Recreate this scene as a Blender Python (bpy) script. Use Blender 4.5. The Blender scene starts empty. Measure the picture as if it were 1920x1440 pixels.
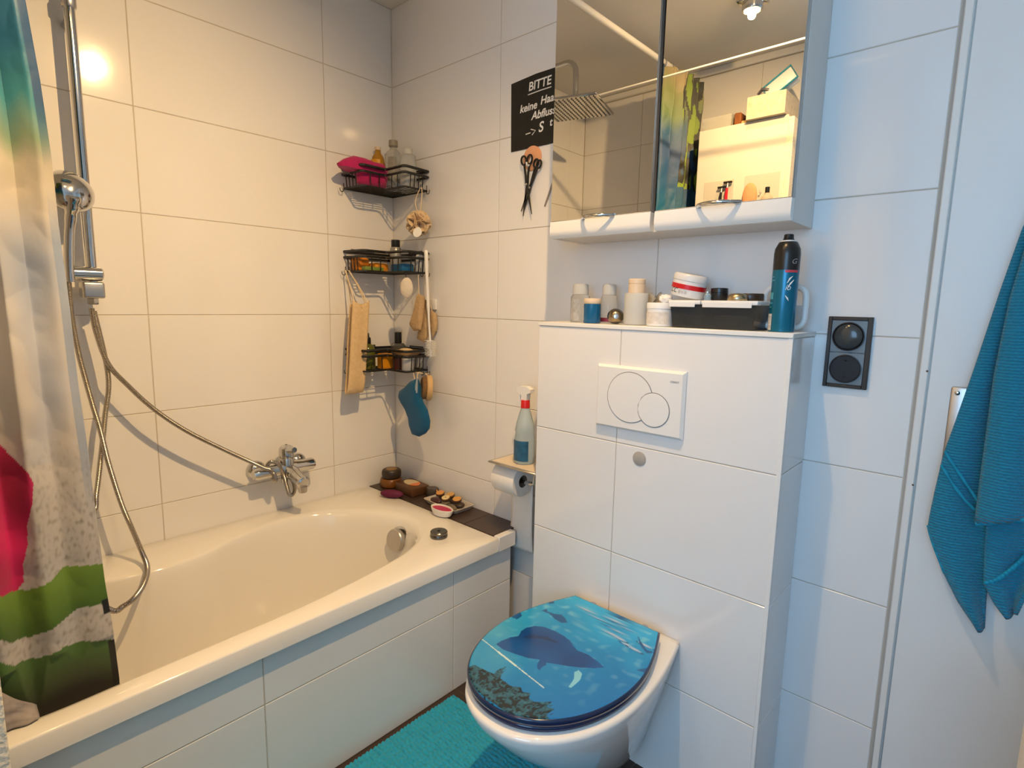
import bpy, bmesh, math, random
import numpy as np
from mathutils import Vector, Matrix, noise

random.seed(7)
scn = bpy.context.scene
COL = scn.collection
R = math.radians

# ------------------------------------------------------------------ camera
F_PX = 1049.537
CAM = np.array([1.947117, -1.413755, 1.251348])
FWD = np.array([-0.663591, 0.734364, -0.142681])
RGT = np.array([0.739992, 0.67235, 0.018905])
UPV = np.array([-0.109814, 0.093037, 0.989588])
cam_data = bpy.data.cameras.new('camera')
cam_data.sensor_fit = 'HORIZONTAL'
cam_data.sensor_width = 36.0
cam_data.lens = F_PX / 1920 * 36.0
cam_data.clip_start = 0.01
cam = bpy.data.objects.new('camera', cam_data)
COL.objects.link(cam)
cam.matrix_world = Matrix(((RGT[0], UPV[0], -FWD[0], CAM[0]), (RGT[1], UPV[1], -FWD[1], CAM[1]),
                           (RGT[2], UPV[2], -FWD[2], CAM[2]), (0, 0, 0, 1)))
scn.camera = cam

# ------------------------------------------------------------------ world, exposure
scn.view_settings.view_transform = 'Standard'
scn.view_settings.look = 'None'
scn.view_settings.gamma = 1.0
scn.view_settings.use_curve_mapping = False
scn.view_settings.exposure = 0.0
world = bpy.data.worlds.new('world')
scn.world = world
world.use_nodes = True
world.node_tree.nodes['Background'].inputs[0].default_value = (0.55, 0.75, 1.0, 1)
world.node_tree.nodes['Background'].inputs[1].default_value = 0.6
WARM = (1.0, 0.64, 0.28)
LAMP_A = (1.09, -1.12)
LAMP_B = (1.40, -0.68)
POWER_A, POWER_B = 11.0, 114.0
WINDOW_GLOW = 8.5
CEIL = 2.37
FL = 0.024


def pray(u, v):
    return FWD + (u - 960) / F_PX * RGT + (720 - v) / F_PX * UPV


def on(ax, val, u, v):
    """the point of a photo pixel's ray on the plane ax = val"""
    i = 'xyz'.index(ax)
    d = pray(u, v)
    return CAM + (val - CAM[i]) / d[i] * d


def sc(p):
    """metres per photo pixel at a point"""
    return float((np.array(p) - CAM) @ FWD) / F_PX


YM = -0.158


def mir(ax, val, u, v):
    """the point seen at a pixel by way of the cabinet mirror"""
    i = 'xyz'.index(ax)
    d = pray(u, v) * np.array([1, -1, 1])
    c = CAM * np.array([1, -1, 1]) + np.array([0, 2 * YM, 0])
    return c + (val - c[i]) / d[i] * d


# ------------------------------------------------------------------ materials
def lin(c):
    c = c / 255.0
    return c / 12.92 if c <= 0.04045 else ((c + 0.055) / 1.055) ** 2.4


def rgb(r, g, b):
    return (lin(r), lin(g), lin(b))


MATS = {}


def mat(name, col=(0.8, 0.8, 0.8), rough=0.5, metal=0.0, trans=0.0, ior=1.45, bump=0.0, bscale=60.0, bdist=0.002,
        var=0.0, vscale=8.0, emit=0.0, coat=0.0, sheen=0.0, attr=None, wave=None, alpha=1.0, stretch=None, sss=0.0):
    if name in MATS:
        return MATS[name]
    m = bpy.data.materials.new(name)
    m.use_nodes = True
    nt = m.node_tree
    b = nt.nodes['Principled BSDF']
    b.inputs['Base Color'].default_value = (*col, 1)
    b.inputs['Roughness'].default_value = rough
    b.inputs['Metallic'].default_value = metal
    b.inputs['Transmission Weight'].default_value = trans
    b.inputs['IOR'].default_value = ior
    b.inputs['Coat Weight'].default_value = coat
    b.inputs['Sheen Weight'].default_value = sheen
    b.inputs['Alpha'].default_value = alpha
    if emit:
        b.inputs['Emission Color'].default_value = (*col, 1)
        b.inputs['Emission Strength'].default_value = emit
    tc = nt.nodes.new('ShaderNodeTexCoord')
    vec = tc.outputs['Object']
    if stretch:
        mp = nt.nodes.new('ShaderNodeMapping')
        mp.inputs['Scale'].default_value = stretch
        nt.links.new(vec, mp.inputs['Vector'])
        vec = mp.outputs['Vector']
    n = nt.nodes.new('ShaderNodeTexNoise')
    n.inputs['Scale'].default_value = vscale
    n.inputs['Detail'].default_value = 4
    nt.links.new(vec, n.inputs['Vector'])
    if attr:
        a = nt.nodes.new('ShaderNodeAttribute')
        a.attribute_name = attr
        nt.links.new(a.outputs['Color'], b.inputs['Base Color'])
    else:
        mix = nt.nodes.new('ShaderNodeMix')
        mix.data_type = 'RGBA'
        mix.inputs['A'].default_value = (*[c * (1 - var) for c in col], 1)
        mix.inputs['B'].default_value = (*[min(1, c * (1 + var * 0.6)) for c in col], 1)
        nt.links.new(n.outputs['Fac'], mix.inputs['Factor'])
        nt.links.new(mix.outputs['Result'], b.inputs['Base Color'])
    if bump or wave:
        bp = nt.nodes.new('ShaderNodeBump')
        bp.inputs['Distance'].default_value = bdist
        if wave:
            w = nt.nodes.new('ShaderNodeTexWave')
            w.bands_direction = wave[0]
            w.inputs['Scale'].default_value = wave[1]
            w.inputs['Distortion'].default_value = wave[2]
            w.inputs['Detail'].default_value = 2
            w.inputs['Detail Scale'].default_value = 3
            bp.inputs['Strength'].default_value = wave[3]
            nt.links.new(vec, w.inputs['Vector'])
            nt.links.new(w.outputs['Fac'], bp.inputs['Height'])
        else:
            n2 = nt.nodes.new('ShaderNodeTexNoise')
            n2.inputs['Scale'].default_value = bscale
            n2.inputs['Detail'].default_value = 3
            nt.links.new(vec, n2.inputs['Vector'])
            bp.inputs['Strength'].default_value = bump
            nt.links.new(n2.outputs['Fac'], bp.inputs['Height'])
        nt.links.new(bp.outputs['Normal'], b.inputs['Normal'])
    MATS[name] = m
    return m


TILE = mat('glazed_white_tile', (0.80, 0.79, 0.78), 0.09, bump=0.05, bscale=5, bdist=0.01, var=0.02, vscale=3, coat=0.3)
GROUT = mat('grout', rgb(192, 182, 166), 0.85, var=0.2, vscale=20)
FLOORT = mat('dark_brown_tile', rgb(66, 52, 46), 0.35, var=0.35, vscale=14, bump=0.15, bscale=40)
DGROUT = mat('brown_grout', rgb(96, 84, 74), 0.85, var=0.2, vscale=30)
PLASTER = mat('textured_plaster', (0.76, 0.73, 0.68), 0.85, bump=0.9, bscale=140, bdist=0.004, var=0.06, vscale=60)
CEILM = mat('ceiling_paint', (0.82, 0.80, 0.76), 0.6, var=0.03, vscale=4)
PAINT = mat('white_door_paint', (0.78, 0.77, 0.75), 0.35, bump=0.12, bscale=90, bdist=0.001, var=0.03, vscale=5)
LACQ = mat('white_lacquer', (0.82, 0.81, 0.78), 0.22, var=0.02, vscale=4)
ENAMEL = mat('bath_enamel', (0.82, 0.80, 0.76), 0.10, var=0.01, vscale=2, coat=0.4)
CERAM = mat('sanitary_ceramic', (0.80, 0.78, 0.75), 0.07, var=0.01, vscale=2, coat=0.4)
CHROME = mat('chrome', (0.62, 0.62, 0.62), 0.10, 1.0, var=0.04, vscale=15)
STEEL = mat('brushed_steel', (0.55, 0.53, 0.51), 0.32, 1.0, var=0.12, vscale=40)
HOSE = mat('ribbed_metal_hose', (0.42, 0.39, 0.36), 0.25, 1.0, var=0.1, vscale=50)
MIRROR = mat('mirror_glass', (0.80, 0.80, 0.79), 0.0, 1.0, var=0.0)
BLKWIRE = mat('black_wire', (0.012, 0.012, 0.012), 0.35, var=0.2, vscale=30)
BLACK = mat('black_plastic', (0.012, 0.012, 0.013), 0.28, var=0.2, vscale=20)
WHITEP = mat('white_plastic', (0.80, 0.79, 0.77), 0.3, var=0.02, vscale=10)
CLEAR = mat('clear_plastic', (0.92, 0.93, 0.93), 0.06, trans=0.95, ior=1.25, var=0.02)
FROST = mat('frosted_plastic', (0.80, 0.80, 0.76), 0.45, trans=0.45, ior=1.3, var=0.04)


# ------------------------------------------------------------------ mesh builder
def frame_of(n):
    n = Vector(n).normalized()
    a = Vector((0, 0, 1)) if abs(n.z) < 0.9 else Vector((1, 0, 0))
    u = a.cross(n).normalized()
    return u, n.cross(u), n


class MB:
    def __init__(self):
        self.V, self.F, self.C = [], [], None

    def add(self, vs, fs):
        o = len(self.V)
        self.V += [tuple(v) for v in vs]
        self.F += [[i + o for i in f] for f in fs]
        return self

    def box(self, x0, x1, y0, y1, z0, z1, b=0.0, seg=1, M=None):
        bm = bmesh.new()
        bmesh.ops.create_cube(bm, size=1)
        for v in bm.verts:
            v.co = ((x0 + x1) / 2 + v.co.x * (x1 - x0), (y0 + y1) / 2 + v.co.y * (y1 - y0), (z0 + z1) / 2 + v.co.z * (z1 - z0))
        if b:
            bmesh.ops.bevel(bm, geom=bm.edges[:] + bm.verts[:], offset=b, segments=seg, affect='EDGES', profile=0.5)
        bm.verts.index_update()
        vs = [(M @ v.co if M else v.co.copy()) for v in bm.verts]
        fs = [[v.index for v in f.verts] for f in bm.faces]
        bm.free()
        return self.add(vs, fs)

    def grid(self, nu, nv, f, cu=False, cv=False):
        vs = [f(i / (nu if cu else nu - 1), j / (nv if cv else nv - 1)) for j in range(nv) for i in range(nu)]
        fs = []
        for j in range(nv if cv else nv - 1):
            for i in range(nu if cu else nu - 1):
                a, b = j * nu + i, j * nu + (i + 1) % nu
                c, d = ((j + 1) % nv) * nu + (i + 1) % nu, ((j + 1) % nv) * nu + i
                fs.append([a, b, c, d])
        return self.add(vs, fs)

    def lathe(self, prof, c=(0, 0, 0), n=(0, 0, 1), seg=28, sx=1.0):
        u, v, w = frame_of(n)
        if Vector(n).normalized().z > 0.999:
            u, v, w = Vector((1, 0, 0)), Vector((0, 1, 0)), Vector((0, 0, 1))
        c = Vector(c)
        vs, fs = [], []
        for r, h in prof:
            for k in range(seg):
                a = 2 * math.pi * k / seg
                vs.append(c + u * (r * sx * math.cos(a)) + v * (r * math.sin(a)) + w * h)
        for j in range(len(prof) - 1):
            for k in range(seg):
                k2 = (k + 1) % seg
                fs.append([j * seg + k, j * seg + k2, (j + 1) * seg + k2, (j + 1) * seg + k])
        if prof[0][0] > 1e-6:
            fs.append(list(range(seg))[::-1])
        if prof[-1][0] > 1e-6:
            fs.append([(len(prof) - 1) * seg + k for k in range(seg)])
        return self.add(vs, fs)

    def tube(self, pts, r, seg=10, closed=False):
        pts = [Vector(p) for p in pts]
        n = len(pts)
        rs = r if isinstance(r, (list, tuple)) else [r] * n
        vs, fs = [], []
        prev = None
        for i, p in enumerate(pts):
            if closed:
                t = (pts[(i + 1) % n] - pts[i - 1])
            else:
                t = pts[min(i + 1, n - 1)] - pts[max(i - 1, 0)]
            t = t.normalized() if t.length > 1e-9 else Vector((0, 0, 1))
            if prev is None:
                u, v, _ = frame_of(t)
            else:
                u = (prev - t * prev.dot(t))
                u = u.normalized() if u.length > 1e-6 else frame_of(t)[0]
                v = t.cross(u)
            prev = u
            for k in range(seg):
                a = 2 * math.pi * k / seg
                vs.append(p + u * (rs[i] * math.cos(a)) + v * (rs[i] * math.sin(a)))
        for i in range(n if closed else n - 1):
            for k in range(seg):
                k2 = (k + 1) % seg
                i2 = (i + 1) % n
                fs.append([i * seg + k, i * seg + k2, i2 * seg + k2, i2 * seg + k])
        if not closed:
            fs.append(list(range(seg))[::-1])
            fs.append([(n - 1) * seg + k for k in range(seg)])
        return self.add(vs, fs)

    def prism(self, poly, f, n0, n1):
        """poly of 2D points, f(p, q, n) -> 3D"""
        m = len(poly)
        vs = [f(p, q, n0) for p, q in poly] + [f(p, q, n1) for p, q in poly]
        fs = [list(range(m))[::-1], [m + i for i in range(m)]]
        fs += [[i, (i + 1) % m, m + (i + 1) % m, m + i] for i in range(m)]
        return self.add(vs, fs)

    def ell(self, c, r, nu=20, nv=12, M=None, fn=None):
        c = Vector(c)

        def f(s, t):
            a, b = 2 * math.pi * s, math.pi * (t - 0.5)
            p = Vector((math.cos(a) * math.cos(b), math.sin(a) * math.cos(b), math.sin(b)))
            k = fn(p) if fn else 1.0
            p = Vector((p.x * r[0], p.y * r[1], p.z * r[2])) * k
            return c + (M @ p if M else p)
        return self.grid(nu, nv, f, cu=True)

    def pillow(self, poly, thick, nvec, rings=6, c=None):
        """an outline of 3D points puffed up along nvec"""
        P = [Vector(p) for p in poly]
        c = Vector(c) if c is not None else sum(P, Vector()) / len(P)
        nv = Vector(nvec).normalized()
        m = len(P)
        vs, fs = [], []
        lev = [(math.cos(a), math.sin(a)) for a in [math.pi * (k / (2 * rings)) for k in range(2 * rings + 1)]]
        for k in range(-rings, rings + 1):
            a = k / rings * math.pi / 2 * 0.98
            s, h = max(math.cos(a), 0.02) ** 0.5, math.sin(a)
            for p in P:
                vs.append(c + (p - c) * s + nv * (h * thick))
        for j in range(2 * rings):
            for i in range(m):
                i2 = (i + 1) % m
                fs.append([j * m + i, j * m + i2, (j + 1) * m + i2, (j + 1) * m + i])
        fs.append(list(range(m))[::-1])
        fs.append([2 * rings * m + i for i in range(m)])
        return self.add(vs, fs)

    def noise(self, amp, s, seed=0.0):
        self.V = [tuple(Vector(v) + noise.noise_vector(Vector(v) * s + Vector((seed, seed, seed))) * amp) for v in self.V]
        return self

    def build(self, name, material, parent=None, smooth=True, angle=38, label=None, cat=None, group=None, kind=None, col=None):
        me = bpy.data.meshes.new(name)
        V = np.array(self.V, dtype=float)
        if parent is not None:
            o = np.array(world_loc(parent))
        else:
            o = np.array([(V[:, 0].min() + V[:, 0].max()) / 2, (V[:, 1].min() + V[:, 1].max()) / 2, V[:, 2].min()])
        me.from_pydata((V - o).tolist(), [], self.F)
        me.materials.append(material)
        bm = bmesh.new()
        bm.from_mesh(me)
        bmesh.ops.recalc_face_normals(bm, faces=bm.faces)
        bm.to_mesh(me)
        bm.free()
        if smooth:
            me.shade_smooth()
            me.set_sharp_from_angle(angle=R(angle))
        if col is not None:
            ca = me.color_attributes.new('print', 'FLOAT_COLOR', 'POINT')
            ca.data.foreach_set('color', np.array([(*c, 1.0) for c in col], dtype=np.float32).ravel())
        ob = bpy.data.objects.new(name, me)
        COL.objects.link(ob)
        if parent is not None:
            ob.parent = parent
        else:
            ob.location = o
        tag(ob, label, cat, group, kind)
        return ob


def world_loc(o):
    p = Vector(o.location)
    while o.parent:
        o = o.parent
        p += Vector(o.location)
    return p


def tag(o, label=None, cat=None, group=None, kind=None):
    for k, v in (('label', label), ('category', cat), ('group', group), ('kind', kind)):
        if v:
            o[k] = v
    return o


def thing(name, loc, label=None, cat=None, group=None, kind=None):
    o = bpy.data.objects.new(name, None)
    COL.objects.link(o)
    o.location = [float(c) for c in loc]
    o.empty_display_size = 0.05
    return tag(o, label, cat, group, kind)


def spline(pts, n=8, closed=False):
    """Catmull-Rom through the points"""
    P = [Vector([float(c) for c in p]) for p in pts]
    out = []
    m = len(P)
    for i in range(m if closed else m - 1):
        g = (lambda k: P[k % m]) if closed else (lambda k: P[min(max(k, 0), m - 1)])
        a, b, c, d = g(i - 1), g(i), g(i + 1), g(i + 2)
        for k in range(n):
            t = k / n
            out.append(0.5 * ((2 * b) + (c - a) * t + (2 * a - 5 * b + 4 * c - d) * t * t + (3 * b - a - 3 * c + d) * t ** 3))
    if not closed:
        out.append(P[-1])
    return out


def text(s, size, f, name, material, parent, shear=0.0, depth=0.0006, offset=0.0):
    """flat lettering: f(p, q, n) maps the text plane into the scene"""
    cu = bpy.data.curves.new(name, 'FONT')
    cu.body = s
    cu.size = size
    cu.shear = shear
    cu.offset = offset
    cu.extrude = 0
    tmp = bpy.data.objects.new(name, cu)
    COL.objects.link(tmp)
    dg = bpy.context.evaluated_depsgraph_get()
    me = bpy.data.meshes.new_from_object(tmp.evaluated_get(dg))
    mb = MB()
    mb.add([f(v.co.x, v.co.y, depth) for v in me.vertices], [list(p.vertices) for p in me.polygons])
    bpy.data.objects.remove(tmp)
    bpy.data.curves.remove(cu)
    bpy.data.meshes.remove(me)
    return mb.build(name, material, parent, smooth=False)


# ------------------------------------------------------------------ the room
H = 0.2962
ZROW = 1.1959


def shell(name, x0, x1, y0, y1, z0, z1, m):
    return MB().box(x0, x1, y0, y1, z0, z1).build(name, m, None, smooth=False, kind='structure')


TILE_CACHE = {}


def tile(parent, o, u, v, w, h, m=TILE, t=0.005, b=0.0012, gap=0.0021, name='tile'):
    """one tile: corner o, edge directions u and v, size w x h; its face lies in the plane of u and v"""
    key = (round(w, 4), round(h, 4), m.name, round(b, 4))
    if key not in TILE_CACHE:
        g = gap / 2
        vs = []
        for ins, d in ((g, -t), (g, -b), (g + b, 0)):
            vs += [(ins, ins, d), (w - ins, ins, d), (w - ins, h - ins, d), (ins, h - ins, d)]
        fs = [[8, 9, 10, 11]]
        for k in range(4):
            k2 = (k + 1) % 4
            fs += [[k, k2, 4 + k2, 4 + k], [4 + k, 4 + k2, 8 + k2, 8 + k]]
        me = bpy.data.meshes.new(name)
        me.from_pydata(vs, [], fs)
        me.materials.append(m)
        TILE_CACHE[key] = me
    ob = bpy.data.objects.new(name, TILE_CACHE[key])
    COL.objects.link(ob)
    u, v = Vector(u), Vector(v)
    n = u.cross(v)
    o = Vector(o) - world_loc(parent)
    ob.matrix_basis = Matrix(((u.x, v.x, n.x, o.x), (u.y, v.y, n.y, o.y), (u.z, v.z, n.z, o.z), (0, 0, 0, 1)))
    ob.parent = parent
    return ob


def cuts(a, b, joints):
    c = [a] + [j for j in sorted(joints) if a + 0.004 < j < b - 0.004] + [b]
    return list(zip(c[:-1], c[1:]))


ROWS = [ZROW + k * H for k in range(-5, 6)]
G = 0.0016
YN = -1.63          # the tiled wall at the foot of the bath
XR, YS = 2.9, -3.0  # far ends of the room behind the camera

wall_left = shell('wall_left', -0.12, -G, YN - 0.12, 0.12, 0, CEIL, GROUT)
for y0, y1 in cuts(YN, 0, [-1.4938, -0.8942, -0.2944]):
    for z0, z1 in cuts(0.0, CEIL, ROWS):
        tile(wall_left, (0, y0, z0), (0, 1, 0), (0, 0, 1), y1 - y0, z1 - z0)
wall_back = shell('wall_back', -G, 1.7965, G, 0.12, 0, CEIL, GROUT)
for x0, x1 in cuts(0, 1.7955, [0.5925, 1.1932]):
    for z0, z1 in cuts(0.0, CEIL, ROWS):
        tile(wall_back, (x0, 0, z0), (1, 0, 0), (0, 0, 1), x1 - x0, z1 - z0)
NX = 1.46
wall_near = shell('wall_near', -G, NX, YN - 0.12, YN - G, 0, CEIL, GROUT)
for x0, x1 in cuts(0, NX, [0.36, 0.96]):
    for z0, z1 in cuts(0.0, CEIL - 0.03, ROWS):
        tile(wall_near, (x1, YN, z0), (-1, 0, 0), (0, 0, 1), x1 - x0, z1 - z0)
SEAL = mat('silicone_seal', (0.66, 0.63, 0.58), 0.5)
MB().box(0.0, 0.0035, -0.0035, 0.0, 0.48, CEIL, b=0.001).build('trim_3', SEAL, None, kind='structure')
MB().box(0.0, NX, YN, YN + 0.018, CEIL - 0.03, CEIL, b=0.004).build('trim_1', LACQ, None, kind='structure')
shell('wall_side', NX - 0.12, NX, YS, YN - 0.12, 0, CEIL, PLASTER)
shell('wall_right', XR, XR + 0.12, YS - 0.12, 0.12, 0, CEIL, PLASTER)
shell('wall_header', 1.798, 2.66, 0.0, 0.12, 2.08, CEIL, PLASTER)
shell('wall_corner', 2.66, XR, 0.0, 0.12, 0, CEIL, PLASTER)
shell('ceiling', -0.12, XR + 0.12, YS - 0.12, 0.12, CEIL, CEIL + 0.1, CEILM)
floor = shell('floor', -0.12, XR + 0.12, YS - 0.12, 0.12, -0.1, FL - G, DGROUT)
for x0, x1 in cuts(0.70, XR, [0.70 + 0.3 * k for k in range(1, 8)]):
    for y0, y1 in cuts(YS, 0, [-0.305 - 0.6 * k for k in range(6)]):
        tile(floor, (x0, y0, FL), (1, 0, 0), (0, 1, 0), x1 - x0, y1 - y0, m=FLOORT)

# the wall with the window behind the camera
WX0, WX1, WZ0, WZ1 = 1.55, 2.75, 0.95, 2.16
for nm, a in (('wall_window', (NX - 0.12, WX0, 0, CEIL)), ('wall_window', (WX1, XR, 0, CEIL)), ('wall_window', (WX0, WX1, 0, WZ0)),
              ('wall_window', (WX0, WX1, WZ1, CEIL))):
    shell(nm, a[0], a[1], YS - 0.12, YS, a[2], a[3], PLASTER)
win = thing('window_1', ((WX0 + WX1) / 2, YS - 0.06, WZ0), kind='structure')
mb = MB()
for a in ((WX0, WX1, WZ0, WZ0 + 0.05), (WX0, WX1, WZ1 - 0.05, WZ1), (WX0, WX0 + 0.05, WZ0 + 0.05, WZ1 - 0.05), (WX1 - 0.05, WX1, WZ0 + 0.05, WZ1 - 0.05)):
    mb.box(a[0], a[1], YS - 0.08, YS - 0.03, a[2], a[3], b=0.004)
mb.build('window_frame', LACQ, win)
MB().box(WX0 + 0.05, WX1 - 0.05, YS - 0.06, YS - 0.055, WZ0 + 0.05, WZ1 - 0.05).build(
    'pane', mat('daylit_frosted_pane', (0.38, 0.67, 1.0), 0.5, emit=WINDOW_GLOW), win, smooth=False)

# boxed-in cistern wall
BX0, BX1, BY, BT = 0.9221, 1.5994, -0.1689, 1.2013
boxw = shell('wall_cistern', BX0 + G, BX1 - G, BY + G, -0.0005, 0, BT - 0.010, GROUT)
brow = [0.2962, 0.5937, 0.8962]
for x0, x1 in cuts(BX0, BX1, [1.1932]):
    for z0, z1 in cuts(0, BT - 0.011, brow):
        tile(boxw, (x0, BY, z0), (1, 0, 0), (0, 0, 1), x1 - x0, z1 - z0)
for z0, z1 in cuts(0, BT - 0.011, brow):
    tile(boxw, (BX1, BY, z0), (0, 1, 0), (0, 0, 1), -BY, z1 - z0)
    tile(boxw, (BX0, 0, z0), (0, -1, 0), (0, 0, 1), -BY, z1 - z0)
MB().box(BX0 - 0.002, BX1 + 0.002, BY - 0.003, 0, BT - 0.011, BT, b=0.0015).build('top_slab', LACQ, boxw)
MB().box(BX1 - 0.008, BX1 + 0.0012, BY - 0.0012, BY + 0.008, 0, BT - 0.011, b=0.0008).build('corner_profile', WHITEP, boxw)
# sockets and sticker on it come further down

# bath apron and the tiled ledge behind the bath
AX, RIM = 0.729, 0.486
AE = -0.055
apron = shell('wall_apron', AX - 0.014, AX - G, YN + 0.002, AE - 0.001, 0, RIM - 0.047, GROUT)
for y0, y1 in cuts(YN, AE, [-1.494, -0.909, -0.317]):
    for z0, z1 in cuts(FL, RIM - 0.047, [0.3073]):
        tile(apron, (AX, y0, z0), (0, 1, 0), (0, 0, 1), y1 - y0, z1 - z0)
LY = -0.137
ledge = shell('trim_2', 0.001, 0.645, LY + 0.003, -0.0005, RIM - 0.06, RIM - 0.004, GROUT)
for x0, x1 in cuts(0.0, 0.724, [0.278, 0.578]):
    tile(ledge, (x0, LY, RIM), (1, 0, 0), (0, 1, 0), x1 - x0, -LY, m=FLOORT)
MB().box(0.724, 0.7495, LY + 0.0005, AE, RIM - 0.050, RIM + 0.001, b=0.002).build('edge_tile', TILE, ledge)
MB().box(0.645, 0.7235, LY + 0.002, AE - 0.002, RIM - 0.046, RIM - 0.006).build('bedding', GROUT, ledge, smooth=False)

# the door in the back wall, its frame and leaf
fr = thing('door_1', (2.23, 0.03, 0), kind='structure')
FRAME = mat('door_frame_paint', (0.78, 0.76, 0.72), 0.3, var=0.02)
mb = MB()
mb.box(1.8010, 1.8155, -0.006, 0.11, 0, 2.06, b=0.002)
mb.box(2.645, 2.66, -0.006, 0.11, 0, 2.06, b=0.002)
mb.box(1.8005, 2.66, -0.006, 0.11, 2.06, 2.08, b=0.002)
mb.build('door_frame', FRAME, fr)
MB().box(1.8172, 2.643, 0.000, 0.040, FL + 0.006, 2.057, b=0.002).build('door_leaf', PAINT, fr)
MB().box(1.8155, 1.8171, 0.0012, 0.1, 0, 2.06).build('rebate_gap_fill', mat('pale_gap_fill', (0.62, 0.60, 0.57), 0.8), fr, smooth=False)  # pale strip added to lighten the shadow gap beside the leaf
MB().box(1.7966, 1.8009, 0.0015, 0.05, 0, 2.06).build('edge_gap_shade', mat('grey_gap_shade', (0.40, 0.38, 0.35), 0.7), fr, smooth=False)  # grey strip stands in for the shade between tiles and frame
pl = MB().box(1.8555, 1.8985, -0.006, 0.001, 0.865, 1.104, b=0.004, seg=2).build('lock_plate', STEEL, fr)
for z in (1.092, 0.878):
    MB().lathe([(0.0045, 0), (0.0045, 0.002), (0.003, 0.003), (0, 0.003)], (1.866, -0.006, z), (0, -1, 0), 14).build('screw', CHROME, pl)
MB().tube(spline([(1.88, -0.006, 1.01), (1.88, -0.018, 1.01), (1.89, -0.025, 1.01), (1.93, -0.026, 1.01), (1.985, -0.026, 1.008)], 5), 0.007, 12).build('lever_handle', CHROME, pl)
# dark specks where screws sit in the frame edge
for u, v in ((1740, 696), (1715, 910)):
    p = on('y', -0.006, u, v)
    MB().lathe([(0.0022, 0), (0.0018, 0.0012), (0, 0.0014)], (1.8135, -0.006, p[2]), (0, -1, 0), 10).build('frame_pin', mat('rusty_pin', (0.12, 0.08, 0.05), 0.6), fr)

# ------------------------------------------------------------------ ceiling lamps
GLOW = mat('lamp_lens', WARM, 0.4, emit=60.0)
for i, ((x, y), w, lab) in enumerate(((LAMP_A, POWER_A, 'square chrome ceiling spotlight over the bath side'),
                                      (LAMP_B, POWER_B, 'square chrome ceiling spotlight near the cistern box'))):
    t = thing('ceiling_spotlight', (x, y, CEIL - 0.045), lab, 'lamp', 'ceiling spotlights')
    MB().box(x - 0.045, x + 0.045, y - 0.045, y + 0.045, CEIL - 0.020, CEIL, b=0.004, seg=2).build('base', CHROME, t)
    MB().lathe([(0.036, 0.026), (0.036, 0.004), (0.034, 0), (0.030, 0), (0.030, 0.004)], (x, y, CEIL - 0.045), seg=32).build('housing', CHROME, t)
    MB().lathe([(0.0, 0.002), (0.028, 0.002), (0.028, 0.004), (0, 0.004)], (x, y, CEIL - 0.045), seg=28).build('lens', GLOW, t)
    ld = bpy.data.lights.new('bulb', 'SPOT')
    ld.spot_size = R(147)
    ld.spot_blend = 1.0
    ld.energy = w
    ld.color = WARM
    ld.shadow_soft_size = 0.014
    lo = bpy.data.objects.new('bulb', ld)
    COL.objects.link(lo)
    lo.parent = t
    lo.location = (0, 0, -0.0155)
    lo.rotation_euler = (Vector((0, 0, -1)) if i == 0 else Vector((-0.43, -0.33, -0.84))).to_track_quat('-Z', 'Y').to_euler()

# ------------------------------------------------------------------ bathtub
tub = thing('bathtub', (0.375, -0.88, 0.0), 'white enamel bathtub with a wide rounded inner rim and tiled apron', 'bathtub')
TX0, TX1, TY0, TY1 = 0.0015, 0.749, YN + 0.0015, LY - 0.001
inner = [(0.690, -1.17), (0.686, -1.00), (0.678, -0.80), (0.655, -0.60), (0.615, -0.415), (0.545, -0.300), (0.435, -0.236),
         (0.318, -0.243), (0.200, -0.325), (0.125, -0.425), (0.098, -0.54), (0.108, -0.64), (0.142, -0.74), (0.185, -0.83), (0.205, -0.93),
         (0.195, -1.04), (0.165, -1.16), (0.140, -1.30), (0.165, -1.44), (0.26, -1.545), (0.42, -1.565), (0.58, -1.53), (0.67, -1.42), (0.692, -1.30)]
inner = [(p.x, p.y) for p in spline([(x, y, 0) for x, y in inner], 6, closed=True)]
cx, cy = 0.40, -0.88
N = len(inner)
tubmb = MB()
rings = []
outer = []
for x, y in inner:   # the outer rectangle, met along the same direction
    dx, dy = x - cx, y - cy
    k = min(((TX1 if dx > 0 else TX0) - cx) / dx if abs(dx) > 1e-6 else 9e9, ((TY1 if dy > 0 else TY0) - cy) / dy if abs(dy) > 1e-6 else 9e9)
    outer.append([cx + dx * k, cy + dy * k])
for c in ((TX0, TY0), (TX0, TY1), (TX1, TY0), (TX1, TY1)):   # snap the nearest ray to each corner
    j = min(range(N), key=lambda q: (outer[q][0] - c[0]) ** 2 + (outer[q][1] - c[1]) ** 2)
    outer[j] = list(c)


def ins(p, d):
    sx = (p[0] - 0.375) / 0.375
    sy = (p[1] + 0.88) / 0.75
    return (p[0] - d * max(-1, min(1, sx * 1.0)), p[1] - d * max(-1, min(1, sy)))


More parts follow.
